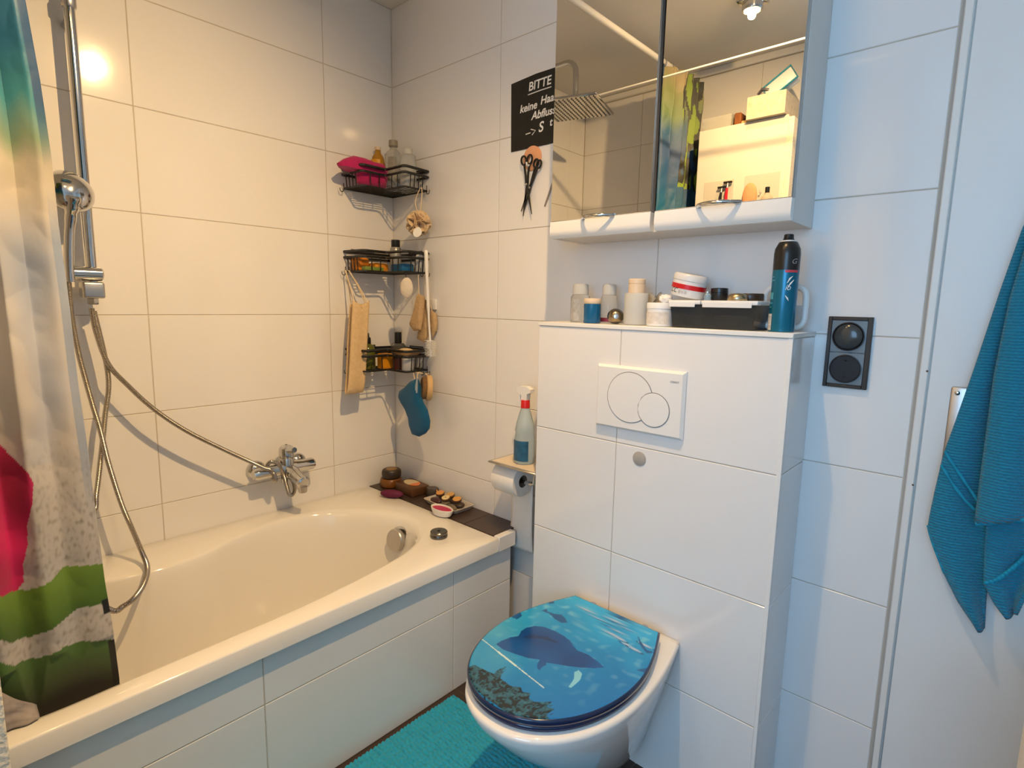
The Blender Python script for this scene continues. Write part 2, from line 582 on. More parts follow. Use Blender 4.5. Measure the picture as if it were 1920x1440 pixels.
rings.append([(x, y, RIM - 0.046) for x, y in outer])
rings.append([(x, y, RIM - 0.005) for x, y in outer])
rings.append([(*ins(p, 0.0015), RIM - 0.0015) for p in outer])
rings.append([(*ins(p, 0.005), RIM) for p in outer])
rings.append([((x - cx) * 1.035 + cx, (y - cy) * 1.02 + cy, RIM) for x, y in inner])
prof = [(1.0, 0.0025), (0.985, 0.008), (0.97, 0.020), (0.955, 0.045), (0.935, 0.09), (0.91, 0.15), (0.88, 0.22), (0.84, 0.29),
        (0.78, 0.345), (0.68, 0.375), (0.5, 0.388), (0.25, 0.392), (0.02, 0.394)]
for s, d in prof:
    # the reclining end (towards the near wall) slopes far more than the drain end
    ring = []
    for x, y in inner:
        yy = (y - cy)
        rec = max(0.0, -yy / 0.7) ** 2 * (1 - s) * 0.75
        ring.append((cx + (x - cx) * s, cy + yy * s + rec * 0.35, RIM - d))
    rings.append(ring)
vs = [p for r_ in rings for p in r_]
fs = []
for j in range(len(rings) - 1):
    for i in range(N):
        i2 = (i + 1) % N
        fs.append([j * N + i, j * N + i2, (j + 1) * N + i2, (j + 1) * N + i])
fs.append([(len(rings) - 1) * N + i for i in range(N)])
tubmb.add(vs, fs)
tubmb.build('body', ENAMEL, tub, angle=50)
oc = on('y', -0.268, 750, 1011)
ndir = Vector((0.10, -0.97, 0.20))
kn = MB().lathe([(0.030, -0.03), (0.030, 0.012), (0.0375, 0.012), (0.0385, 0.014), (0.0385, 0.028), (0.036, 0.031), (0.032, 0.0315), (0.004, 0.0305), (0.0, 0.0305)],
                oc, ndir, 40).build('overflow_knob', STEEL, tub)
MB().lathe([(0.045, -0.002), (0.045, 0.003), (0.03, 0.005)], oc, ndir, 36).build('overflow_collar', CHROME, tub)
# pop-up plug lying on the rim
pc = (0.600, -0.268, RIM)
t = thing('drain_plug', pc, 'dark chrome round drain plug lying loose on the white bath rim', 'plug')
MB().lathe([(0.026, 0), (0.0285, 0.002), (0.0285, 0.010), (0.0275, 0.0115), (0.0285, 0.013), (0.0285, 0.018), (0.026, 0.0205), (0, 0.0205)], pc, seg=36).build('cap', mat('dark_chrome', (0.16, 0.155, 0.15), 0.2, 1.0, var=0.1), t)
MB().lathe([(0.005, 0.020), (0.0045, 0.022), (0, 0.0222)], pc, seg=14).build('screw', BLACK, t)

# ------------------------------------------------------------------ bath mixer
t = thing('bath_mixer', (0.05, -0.52, 0.60), 'chrome single lever bath mixer tap on the tiled wall', 'tap')
for y in (-0.600, -0.448):
    MB().lathe([(0.034, 0.0), (0.034, 0.006), (0.030, 0.016), (0.021, 0.022), (0.018, 0.024), (0.018, 0.05)], (0, y, 0.652), (1, 0, 0), 32).build('wall_rosette', CHROME, t)
MB().tube([(0.058, -0.632, 0.652), (0.058, -0.622, 0.652), (0.058, -0.57, 0.652), (0.060, -0.545, 0.654), (0.062, -0.515, 0.655), (0.060, -0.48, 0.654), (0.058, -0.46, 0.652), (0.058, -0.420, 0.652), (0.058, -0.412, 0.652)],
          [0.017, 0.0215, 0.0215, 0.024, 0.027, 0.024, 0.0215, 0.0215, 0.017], 28).build('body', CHROME, t)
sp = MB().tube(spline([(0.062, -0.515, 0.652), (0.10, -0.510, 0.640), (0.135, -0.506, 0.626), (0.160, -0.503, 0.618)], 4), [0.024] * 5 + [0.022] * 4 + [0.0225, 0.024, 0.0235, 0.019], 24).build('spout', CHROME, t)
MB().lathe([(0.014, -0.022), (0.015, -0.018), (0.015, 0.0)], (0.150, -0.504, 0.607), (0, 0, 1), 20).build('aerator', STEEL, sp)
MB().lathe([(0.025, 0), (0.025, 0.026), (0.0235, 0.030), (0.0255, 0.032), (0.026, 0.055), (0.024, 0.066), (0.016, 0.073), (0.006, 0.076), (0, 0.0762)], (0.062, -0.515, 0.664), seg=32).build('cartridge_cap', CHROME, t)
MB().tube([(0.070, -0.515, 0.722), (0.095, -0.514, 0.727), (0.118, -0.513, 0.731)], [0.015, 0.012, 0.0095], 16).build('lever', CHROME, t)
MB().lathe([(0.004, 0), (0.004, 0.001), (0, 0.001)], (0.062, -0.515, 0.7402), seg=12).build('temperature_mark', BLACK, t)
MB().lathe([(0.011, 0), (0.011, 0.02)], (0.075, -0.532, 0.610), seg=18).build('hose_outlet', CHROME, t)


def hose_tube(pts, r, n=14, pitch=0.0042):
    P = spline(pts, n)
    L = [0.0]
    for a, b in zip(P[:-1], P[1:]):
        L.append(L[-1] + (b - a).length)
    out, rr = [], []
    k, s = 0, 0.0
    while s < L[-1]:
        while L[k + 1] < s:
            k += 1
        f = (s - L[k]) / max(1e-9, L[k + 1] - L[k])
        out.append(P[k].lerp(P[k + 1], f))
        rr.append(r if len(out) % 2 else r * 0.82)
        s += pitch / 2
    return MB().tube(out, rr, 10)


def P3(x, pts):
    return [on('x', xx, u, v) for (u, v), xx in zip(pts, x)]


# hose from the diverter to the mixer, wound once round its body
h1 = P3([0.07, 0.075, 0.08, 0.085, 0.09, 0.09, 0.09, 0.09, 0.085], [(172, 578), (180, 622), (203, 682), (240, 723), (290, 768), (350, 808), (420, 843), (470, 866), (496, 878)])
ring = [(0.082, -0.586, 0.668), (0.088, -0.575, 0.652), (0.080, -0.566, 0.628), (0.058, -0.562, 0.622), (0.034, -0.566, 0.640), (0.032, -0.572, 0.668), (0.052, -0.566, 0.686),
        (0.072, -0.55, 0.676), (0.086, -0.540, 0.640), (0.088, -0.532, 0.60), (0.088, -0.524, 0.568), (0.086, -0.513, 0.560), (0.084, -0.502, 0.572), (0.080, -0.502, 0.60), (0.075, -0.512, 0.622)]
MB.build(hose_tube(list(h1) + ring, 0.0072), 'mixer_hose', HOSE, None, label='ribbed metal hose stretched across the tiles to the bath mixer', cat='hose')
# hand shower hose: down, a big loop over the bath and up again behind the curtain
h2 = P3([0.10] * 7 + [0.105], [(128, 522), (134, 590), (147, 660), (160, 710), (174, 760), (188, 806), (204, 870), (228, 945)])
h2 = list(h2) + P3([0.115, 0.150], [(247, 990), (266, 1035)]) + [on('z', zz, u, v) for u, v, zz in ((276, 1064, 0.500), (270, 1094, 0.492), (252, 1121, 0.486), (232, 1136, 0.480), (208, 1144, 0.480))]
h2 += [(0.25, -1.16, 0.52), (0.17, -1.19, 0.60)]
h2 += P3([0.09, 0.085, 0.08, 0.075, 0.07, 0.07], [(172, 968), (181, 925), (190, 850), (197, 780), (203, 705)]) + [on('x', 0.070, 176, 582)]
MB.build(hose_tube(h2, 0.0072), 'hand_shower_hose', HOSE, None, label='ribbed metal hose hanging in a loop below the hand shower', cat='hose')

# ------------------------------------------------------------------ shower column
t = thing('shower_column', (0.06, -1.036, 1.24), 'chrome shower column with riser rail, slider and square rain head', 'shower')
rl = [(0.06, -1.036, 1.262), (0.06, -1.036, 1.6), (0.06, -1.036, 2.0), (0.06, -1.036, 2.25)] + \
     [(0.06 + 0.055 * (1 - math.cos(a)), -1.036, 2.25 + 0.065 * math.sin(a)) for a in (0.3, 0.6, 0.9, 1.2, 1.5)] + [(0.20, -1.036, 2.316), (0.31, -1.036, 2.318)] + \
     [(0.31 + 0.055 * math.sin(a), -1.036, 2.263 + 0.055 * math.cos(a)) for a in (0.3, 0.6, 0.9, 1.2, 1.57)] + [(0.365, -1.036, 2.13)]
MB().tube(rl, 0.0125, 18).build('riser_rail', CHROME, t)
MB().lathe([(0.0145, 0), (0.0165, 0.003), (0.0165, 0.03), (0.0145, 0.034)], (0.06, -1.036, 1.975), seg=24).build('coupling', STEEL, t)
MB().lathe([(0.017, 0), (0.017, 0.006), (0.014, 0.01), (0.0165, 0.014), (0.0165, 0.03)], (0.365, -1.036, 2.125), seg=24).build('swivel_nut', CHROME, t)
HM = Matrix.Translation((0.365, -1.036, 0)) @ Matrix.Rotation(R(-17), 4, 'Z')
hd = MB().box(-0.14, 0.14, -0.14, 0.14, 2.112, 2.124, b=0.003, M=HM).build('rain_head', CHROME, t)
mb = MB()
for i in range(14):
    for j in range(14):
        mb.lathe([(0.004, 0), (0.003, -0.003), (0, -0.003)], HM @ Vector((-0.125 + i * 0.0192, -0.125 + j * 0.0192, 2.112)), (0, 0, 1), seg=6)
mb.build('nozzles', mat('nozzle_rubber', (0.16, 0.15, 0.14), 0.6), hd, kind='stuff')
MB().tube([(0.0, -1.036, 1.95), (0.06, -1.036, 1.95)], 0.010, 14).build('wall_bracket', CHROME, t)
MB().tube([(0.0, -1.036, 1.265), (0.04, -1.036, 1.265)], 0.011, 14).build('wall_bracket', CHROME, t)
MB().tube([(0.080, -1.103, 1.308), (0.080, -1.10, 1.308), (0.078, -1.02, 1.308), (0.078, -1.016, 1.308)], [0.015, 0.0185, 0.0185, 0.015], 24).build('slider', CHROME, t)
MB().box(0.045, 0.095, -1.066, -1.016, 1.243, 1.287, b=0.006, seg=3).build('diverter', STEEL, t)
MB().lathe([(0.011, 0), (0.0135, 0.003), (0.0135, 0.016), (0.011, 0.018)], (0.068, -1.041, 1.226), seg=6).build('hose_nut', CHROME, t)

hc = np.array([0.115, -1.080, 1.512])
t = thing('hand_shower', (0.1, -1.09, 1.28), 'chrome domed hand shower clipped in the rail holder', 'shower')
n1 = Vector((0.80, 0.16, 0.34)).normalized()
MB().lathe([(0.050, -0.012), (0.054, -0.008), (0.0555, 0.0), (0.052, 0.010), (0.043, 0.020), (0.030, 0.028), (0.015, 0.033), (0, 0.0345)], hc, n1, 40).build('head', CHROME, t)
MB().lathe([(0.0, -0.0135), (0.048, -0.0135), (0.050, -0.012)], hc, n1, 36).build('spray_face', mat('spray_face', (0.6, 0.6, 0.6), 0.4), t)
MB().tube(spline([(0.100, -1.092, 1.285), (0.102, -1.091, 1.33), (0.108, -1.088, 1.39), (0.120, -1.084, 1.44), (0.134, -1.081, 1.475), (0.142, -1.079, 1.50)], 4),
          [0.0105] * 4 + [0.0115] * 4 + [0.012] * 4 + [0.0135] * 3 + [0.017] * 3 + [0.020] * 2 + [0.016], 20).build('handle', CHROME, t)

# ------------------------------------------------------------------ curtain, rods
ROD = (0.672, 2.296)
t = thing('curtain_rod', (ROD[0], -0.8, ROD[1]), 'thick white curtain rod running under the ceiling along the bath', 'rod')
MB().tube([(ROD[0], YN + 0.001, ROD[1]), (ROD[0], -0.001, ROD[1])], 0.0125, 18).build('rod', LACQ, t)
for y, s in ((YN + 0.0005, 1), (-0.0005, -1)):
    MB().lathe([(0.024, 0), (0.024, 0.008), (0.016, 0.012)], (ROD[0], y, ROD[1]), (0, s, 0), 24).build('end_cap', WHITEP, t)
t = thing('clothes_rod', (1.4, -1.0, 2.12), 'thin white rod spanning the room from wall to wall', 'rod')
MB().tube([(0.001, -1.0, 2.129), (XR - 0.001, -1.0, 2.129)], 0.0038, 14).build('rod', LACQ, t)
for x, s in ((0.0005, 1), (XR - 0.0005, -1)):
    MB().lathe([(0.014, 0), (0.014, 0.006), (0.009, 0.01)], (x, -1.0, 2.129), (s, 0, 0), 20).build('end_cap', WHITEP, t)


def lerp3(a, b, t):
    t = max(0.0, min(1.0, t))
    return tuple(a[i] + (b[i] - a[i]) * t for i in range(3))


def ramp(stops, v):
    if v <= stops[0][0]:
        return stops[0][1]
    for (a, ca), (b, cb) in zip(stops[:-1], stops[1:]):
        if v <= b:
            return lerp3(ca, cb, (v - a) / (b - a))
    return stops[-1][1]


def inside(poly, x, y):
    c = False
    j = len(poly) - 1
    for i in range(len(poly)):
        xi, yi = poly[i]
        xj, yj = poly[j]
        if (yi > y) != (yj > y) and x < (xj - xi) * (y - yi) / (yj - yi) + xi:
            c = not c
        j = i
    return c


def curve_at(pts, y):
    pts = sorted(pts)
    if y <= pts[0][0]:
        return pts[0][1]
    for (a, za), (b, zb) in zip(pts[:-1], pts[1:]):
        if y <= b:
            return za + (zb - za) * (y - a) / (b - a)
    return pts[-1][1]


def yz(pts):
    return [(float(p[1]), float(p[2])) for p in (on('x', 0.672, u, v) for u, v in pts)]


L1T, L1B = yz([(0, 1118), (55, 1110), (95, 1090), (120, 1066), (192, 1058)]), yz([(0, 1195), (20, 1206), (60, 1200), (95, 1180), (150, 1142), (206, 1131)])
L2T = yz([(0, 1238), (25, 1249), (75, 1238), (120, 1215), (160, 1204), (214, 1200)])
FLOW = yz([(-60, 850), (0, 835), (30, 862), (52, 885), (61, 905), (60, 940), (52, 990), (55, 1020), (46, 1060), (48, 1095), (36, 1112), (0, 1120), (-60, 1125)])
ZS = [(0.35, rgb(178, 172, 166)), (1.05, rgb(186, 180, 174)), (1.25, rgb(200, 198, 198)), (1.40, rgb(222, 214, 202)), (1.50, rgb(214, 206, 186)), (1.545, rgb(150, 178, 148)),
      (1.60, rgb(52, 146, 164)), (1.67, rgb(8, 112, 156)), (1.92, rgb(4, 76, 140)), (2.03, rgb(20, 96, 140)), (2.10, rgb(120, 150, 96)), (2.18, rgb(150, 164, 100)), (2.26, rgb(206, 186, 140))]


def curtain_col(y, z, u):
    n = noise.noise(Vector((y * 9, z * 9, 1.3)))
    c = ramp(ZS, z + 0.05 * n + 0.05 * noise.noise(Vector((y * 30, z * 3, 7))))
    if z < 1.5:   # blue-grey clouds, then grit
        c = lerp3(c, rgb(150, 164, 190), 1.3 * max(0, noise.noise(Vector((y * 14, z * 5, 3)))) * (1 if z > 0.95 else 0.25))
        if z < 1.02:
            g = noise.noise(Vector((y * 190, z * 90, 5)))
            c = lerp3(c, rgb(120, 112, 100), 0.9 * max(0, g) * min(1, (1.02 - z) * 6))
    if z < 1.0 and inside(FLOW, y, z):
        c = lerp3(rgb(214, 30, 104), rgb(150, 8, 62), 0.5 + 1.1 * noise.noise(Vector((y * 22, z * 9, 2))))
    if z < 0.80:
        zt, zb = curve_at(L1T, y), curve_at(L1B, y)
        if zb < z < zt:
            c = lerp3(rgb(60, 92, 26), rgb(104, 136, 44), (z - zb) / (zt - zb) + 0.3 * n)
        zt = curve_at(L2T, y)
        if z < zt:
            c = lerp3(rgb(72, 108, 44), rgb(34, 30, 20), (zt - z) / 0.10 + 0.25 * n)
    if z > 1.2:   # upper print darkened in its colour to offset overlighting by the lamp
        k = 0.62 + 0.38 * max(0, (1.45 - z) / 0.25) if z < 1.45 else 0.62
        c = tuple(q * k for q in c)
    if u < 0.035 and z > 0.80:   # stitched hem
        c = lerp3(c, tuple(q * 0.4 for q in rgb(10, 96, 160)), (z - 1.46) / 0.12) if z > 1.46 else lerp3(c, rgb(110, 140, 178), 0.55 * max(0, min(1, (1.44 - z) / 0.1, (z - 0.82) / 0.15)))
    if u < 0.028 and z < 0.80:
        c = rgb(12, 12, 12) if z < 0.57 or 0.63 < z < 0.66 else c
    if z > 1.8 and u > 0.42:   # the folds behind carry a dark leaf print
        w = noise.noise(Vector((u * 40, z * 8, 11)))
        if w > 0.05:
            c = rgb(122, 152, 28)
        elif w > -0.22:
            c = rgb(16, 24, 22)
    return c


EDGE = [(float(p[2]), float(p[1])) for p in (on('x', 0.672, u, v) for u, v in ((47, 0), (75, 150), (97, 300), (110, 420), (126, 540), (148, 720), (176, 930), (198, 1090), (228, 1278)))] + [(2.285, -1.232)]
NU, NV = 280, 620
cm = MB()
cols = []


def curt(s, v):
    z = 2.285 - v * (2.285 - 0.45)
    w = v ** 0.8
    # pleats: narrow and deep at the rod, wide and shallow lower down
    y = curve_at(EDGE, z) - (0.30 + 0.10 * w) * s
    amp = 0.060 * (1 - w) + 0.016 * w
    amp *= min(1, 0.02 + 2.3 * s)
    x = 0.672 + amp * math.sin(s * 2 * math.pi * 5.2 + 0.5) * (1 - 0.25 * w) - 0.006 * w
    y -= 0.012 * (1 - w) * math.sin(s * 4 * math.pi * 5.2) * min(1, 6 * s)
    x += 0.006 * noise.noise(Vector((y * 16, z * 7, 0.5))) + 0.005 * abs(noise.noise(Vector((y * 22 + z * 6, z * 14 - y * 5, 2.5)))) * min(1, 12 * s)
    if v > 0.93:
        x = min(x, 0.667 - 0.016 * (v - 0.93) / 0.07)
    x = min(x, 0.76)
    y = max(y, YN + 0.01)
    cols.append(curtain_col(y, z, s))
    return (x, y, z)


cm.grid(NU, NV, curt)
t = thing('shower_curtain', (0.672, -1.36, 0.44), 'colourful printed fabric shower curtain with pink flower and green leaves', 'curtain')
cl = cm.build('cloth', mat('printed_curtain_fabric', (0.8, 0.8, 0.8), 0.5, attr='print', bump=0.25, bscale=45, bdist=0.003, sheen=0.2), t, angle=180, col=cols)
md = cl.modifiers.new('thickness', 'SOLIDIFY')
md.thickness = 0.0012
for k in range(6):
    s = 0.03 + k * 0.188
    p = curt(s, 0.0)
    a = [(ROD[0] + 0.020 * math.sin(q), p[1], ROD[1] - 0.007 + 0.022 * math.cos(q)) for q in [2 * math.pi * i / 20 for i in range(20)]]
    MB().tube(a, 0.0022, 8, closed=True).build('ring', STEEL, t)
# grey hem lying over the bath rim at the foot end
hem = MB()


def hemf(s, v):
    a = on('x', 0.690 + 0.0 * v, 64 - 70 * s, 1352 - 0 * v)
    y = -1.300 - 0.14 * s
    z = RIM + 0.004 + v * (0.012 + 0.16 * s)
    x = 0.704 - 0.022 * v + 0.004 * math.sin(s * 16 + v * 5) + 0.012 * s * (1 - v) + 0.003 * noise.noise(Vector((s * 6, v * 6, 1)))
    return (x, y, z)


hm = hem.grid(30, 20, hemf).build('lining_hem', mat('mottled_grey_fabric', rgb(150, 142, 140), 0.7, var=0.45, vscale=55, bump=0.3, bscale=60), t, angle=180)
md = hm.modifiers.new('thickness', 'SOLIDIFY')
md.thickness = 0.002

# ------------------------------------------------------------------ mirror cabinet
CX0, CX1, CXM, CZ0, CZ1 = 0.945, 1.5723, 1.2585, 1.430, 2.085
CYF = -0.158
t = thing('mirror_cabinet', ((CX0 + CX1) / 2, -0.08, CZ0), 'white wall cabinet with two mirror doors above the cistern box', 'cabinet')
mb = MB()
mb.box(CX0 + 0.004, CX0 + 0.020, -0.138, -0.001, CZ0, CZ1)
mb.box(CX1 - 0.016, CX1, -0.138, -0.001, CZ0, CZ1, b=0.001)
mb.box(CX0 + 0.020, CX1 - 0.016, -0.138, -0.001, CZ0 + 0.001, CZ0 + 0.017)
mb.box(CX0 + 0.020, CX1 - 0.016, -0.138, -0.001, CZ1 - 0.016, CZ1)
mb.box(CX0 + 0.020, CX1 - 0.016, -0.010, -0.001, CZ0 + 0.017, CZ1 - 0.016)
mb.build('carcass', mat('carcass_white', (0.72, 0.69, 0.64), 0.35, var=0.03), t)
MB().lathe([(0.003, 0), (0.002, 0.001), (0, 0.001)], (CX1 - 0.002, -0.012, CZ0 + 0.008), (1, 0, 0), 10).build('hinge_pin', BLACK, t)
for a, b, (ul, vl), (ur, vr) in ((CX0, CXM - 0.0055, (1090, 418), (1148, 411)), (CXM + 0.0055, CX1 - 0.001, (1306, 397), (1384, 388))):
    d = thing('door', ((a + b) / 2, CYF, CZ0))
    d.location = Vector(d.location) - world_loc(t)
    d.parent = t
    MB().box(a, b, CYF + 0.003, -0.139, CZ0 + 0.046, CZ1, b=0.001).build('panel', mat('door_edge_grey', (0.45, 0.42, 0.38), 0.3, 0.4), d)
    MB().box(a + 0.001, b - 0.001, CYF, CYF + 0.003, CZ0 + 0.047, CZ1 - 0.001, b=0.0008).build('mirror', MIRROR, d)
    st = MB().prism([(CYF + 0.019, CZ0 + 0.046), (CYF - 0.001, CZ0 + 0.046), (CYF - 0.003, CZ0 + 0.020), (CYF - 0.001, CZ0 + 0.008), (CYF + 0.006, CZ0 + 0.001), (CYF + 0.019, CZ0 + 0.001)],
                    lambda p, q, n: (n, p, q), a, b).build('bottom_rail', LACQ, d)
    h0, h1_ = on('y', CYF - 0.006, ul, vl), on('y', CYF - 0.006, ur, vr)
    hz = CZ0 + 0.047
    pts = [(h0[0] + (h1_[0] - h0[0]) * k / 12, CYF - 0.001 - 0.030 * math.sin(math.pi * k / 12) ** 0.7, hz) for k in range(13)]
    MB().tube(pts, [0.0055] + [0.0045] * 11 + [0.0055], 12).build('handle', CHROME, st if False else d)

# ------------------------------------------------------------------ chalk sign, hook, scissors
t = thing('chalk_sign', (0.74, 0, 1.735), 'black chalkboard sign with white handwriting stuck on the tiles', 'sign')
sx0, sx1 = 0.648, 0.935
MB().prism([(sx0, 1.740), (sx0 + 0.15, 1.739), (sx1, 1.742), (sx1 - 0.003, 1.955), (sx0 + 0.1, 1.956), (sx0 - 0.004, 1.949)], lambda p, q, n: (p, n, q), -0.0005, -0.0025).build(
    'board', mat('chalkboard', (0.010, 0.010, 0.009), 0.55, var=0.5, vscale=20), t, smooth=False)
CHALK = mat('chalk_white', (0.82, 0.80, 0.76), 0.9, var=0.1, vscale=300)


def sgn(x0, z0, rot=0.0):
    c, s = math.cos(rot), math.sin(rot)
    return lambda p, q, n: (x0 + p * c - q * s, -0.0025 - n, z0 + p * s + q * c)


def c6(x, y):
    p = on('y', -0.003, 940 + x / 4, 100 + y / 4)
    return p[0], p[2]


for s, size, (ax, ay), sh in (('BITTE', 0.036, (203, 285), 0.1), ('Haare', 0.033, (292, 385), 0.2), ('keine', 0.033, (138, 450), 0.2), ('Abfluss', 0.033, (225, 500), 0.25),
                              ('S', 0.042, (277, 592), 0.2), ('t', 0.032, (360, 545), 0.2)):
    x, z = c6(ax, ay)
    text(s, size, sgn(x, z, 0.02), 'lettering', CHALK, t, shear=sh, offset=0.0007)


def stroke(pts, r=0.0016):
    P_ = [c6(*p) for p in pts]
    MB().tube([(x, -0.0026, z) for x, z in P_], r, 6).build('chalk_stroke', CHALK, t)


stroke([(200, 312), (290, 278), (375, 250)])
stroke([(183, 608), (218, 596)])
stroke([(222, 570), (256, 578), (230, 612)])
t = thing('adhesive_hook', (0.739, 0, 1.66), 'round coral adhesive hook stuck on the tiles below the chalk sign', 'hook')
MB().lathe([(0.038, 0), (0.038, 0.002), (0.036, 0.003), (0, 0.003)], (0.739, 0, 1.708), (0, -1, 0), 40).build('disc', mat('coral_plastic', rgb(226, 164, 122), 0.4, var=0.05), t)
MB().tube(spline([(0.736, -0.002, 1.712), (0.735, -0.006, 1.695), (0.734, -0.014, 1.683), (0.735, -0.022, 1.684), (0.735, -0.024, 1.692)], 5), 0.003, 8).build('peg', WHITEP, t)


def scissors(label, piv, a_left, a_right, length, ring, m):
    t = thing('scissors', (piv[0], -0.008, piv[1] - length), label, 'scissors', 'scissors on the hook')
    for s, ang in ((1, a_left), (-1, a_right)):
        c, sn = math.cos(ang), math.sin(ang)

        def f(p, q, n, c=c, sn=sn):
            return (piv[0] + p * c - q * sn, n, piv[1] + p * sn + q * c)
        y0 = -0.009 - (0.003 if s > 0 else 0)
        b = MB().prism([(-0.005, 0.006), (0.005, 0.006), (0.0052, -0.02), (0.0012, -length), (-0.0004, -length), (-0.0045, -0.02)], f, y0, y0 - 0.0022)
        b.build('blade', m, t, smooth=False)
        h = MB()
        top = 0.075
        h.tube([f(0, 0.004, y0 - 0.001), f(0.002 * s, 0.03, y0 - 0.001), f(0.003 * s, top - ring, y0 - 0.001)], [0.0045, 0.0035, 0.0035], 8)
        h.tube([f(0.004 * s + ring * 0.8 * math.cos(q), top + ring * 1.1 * math.sin(q), y0 - 0.001) for q in [2 * math.pi * i / 22 for i in range(22)]], 0.0032, 8, closed=True)
        h.build('handle', BLACK, t)
    MB().lathe([(0.004, 0), (0.004, 0.0015), (0.002, 0.0025), (0, 0.0025)], (piv[0], -0.014, piv[1]), (0, -1, 0), 14).build('pivot', STEEL, t)
    return t


scissors('black handled hairdressing scissors with black blades on the hook', c6(205, 985), R(14), R(-9), 0.098, 0.0125, BLACK)
scissors('grey steel thinning scissors hanging behind the black scissors', (c6(222, 1010)[0], c6(222, 1010)[1]), R(-26), R(-20), 0.078, 0.011, mat('gunmetal', (0.10, 0.10, 0.10), 0.3, 0.9)).location.y += 0.003
t = thing('nail_file', (0.80, -0.004, 1.55), 'slim grey nail file half hidden behind the mirror cabinet', 'nail file')
MB().prism([(0.7936, 1.5561), (0.797, 1.553), (0.848, 1.660), (0.840, 1.664)], lambda p, q, n: (p, n, q), -0.0005, -0.0035).build('file', mat('file_grey', (0.30, 0.28, 0.26), 0.5, 0.5), t, smooth=False)

# ------------------------------------------------------------------ flush plate, sticker, switch
t = thing('flush_plate', (1.2547, BY, 0.935), 'white dual flush plate with two round buttons on the cistern box', 'flush plate')
px0, px1, pz0, pz1 = 1.1317, 1.3777, 0.9353, 1.0993
py = BY
m4 = [(px0, pz0), (px1, pz0), (px1, pz1), (px0, pz1)]
mb = MB()
vs = []
for insx, d in ((0.0, 0.0005), (0.0, 0.004), (0.006, 0.012)):
    vs += [(px0 + insx, py - d, pz0 + insx), (px1 - insx, py - d, pz0 + insx), (px1 - insx, py - d, pz1 - insx), (px0 + insx, py - d, pz1 - insx)]
fs = [[8, 9, 10, 11]]
for k in range(4):
    k2 = (k + 1) % 4
    fs += [[k, k2, 4 + k2, 4 + k], [4 + k, 4 + k2, 8 + k2, 8 + k]]
mb.add(vs, fs).build('plate', WHITEP, t, smooth=False)


def fp(x, y):
    return on('y', py - 0.013, 1080 + x / 6, 660 + y / 6)


b1, b2 = fp(600, 512), fp(868, 655)
r1, r2 = 0.0632, 0.0415
GAPM = mat('button_gap', (0.20, 0.20, 0.20), 0.7)
for c, r in ((b1, r1), (b2, r2)):
    MB().lathe([(r + 0.0018, -0.002), (r + 0.0018, 0.0008), (r, 0.0008), (r, -0.002)], (c[0], py - 0.012, c[2]), (0, -1, 0), 56).build('button_groove', GAPM, t)
dx, dz = b2[0] - b1[0], b2[2] - b1[2]
poly = []
for k in range(90):   # big button, bitten by the small one
    a = 2 * math.pi * k / 90
    x, z = r1 * math.cos(a), r1 * math.sin(a)
    d = math.hypot(x - dx, z - dz)
    if d < r2 + 0.0018:
        x, z = dx + (x - dx) / d * (r2 + 0.0018), dz + (z - dz) / d * (r2 + 0.0018)
    poly.append((b1[0] + x, b1[2] + z))
MB().prism(poly, lambda p, q, n: (p, n, q), py - 0.011, py - 0.0136).build('full_flush_button', WHITEP, t, smooth=False)
MB().lathe([(r2, 0), (r2, 0.0025), (r2 - 0.0006, 0.0028), (0, 0.0029)], (b2[0], py - 0.011, b2[2]), (0, -1, 0), 48).build('half_flush_button', WHITEP, t, smooth=False)
tx = fp(1058, 345)
text('GEBERIT', 0.0062, lambda p, q, n: (tx[0] + p, py - 0.012 - n, tx[2] + q), 'lettering', mat('print_grey', (0.22, 0.22, 0.24), 0.6), t, offset=0.0001)
p = on('y', BY, 1199, 860)
MB().lathe([(0.0185, 0.0003), (0.0185, 0.0012), (0.018, 0.0015), (0, 0.0015)], (p[0], BY, p[2]), (0, -1, 0), 36).build('round_sticker', mat('grey_felt', rgb(170, 164, 156), 0.9, var=0.15, vscale=80), None,
    label='small round grey felt sticker on the cistern box below the flush plate', cat='sticker')

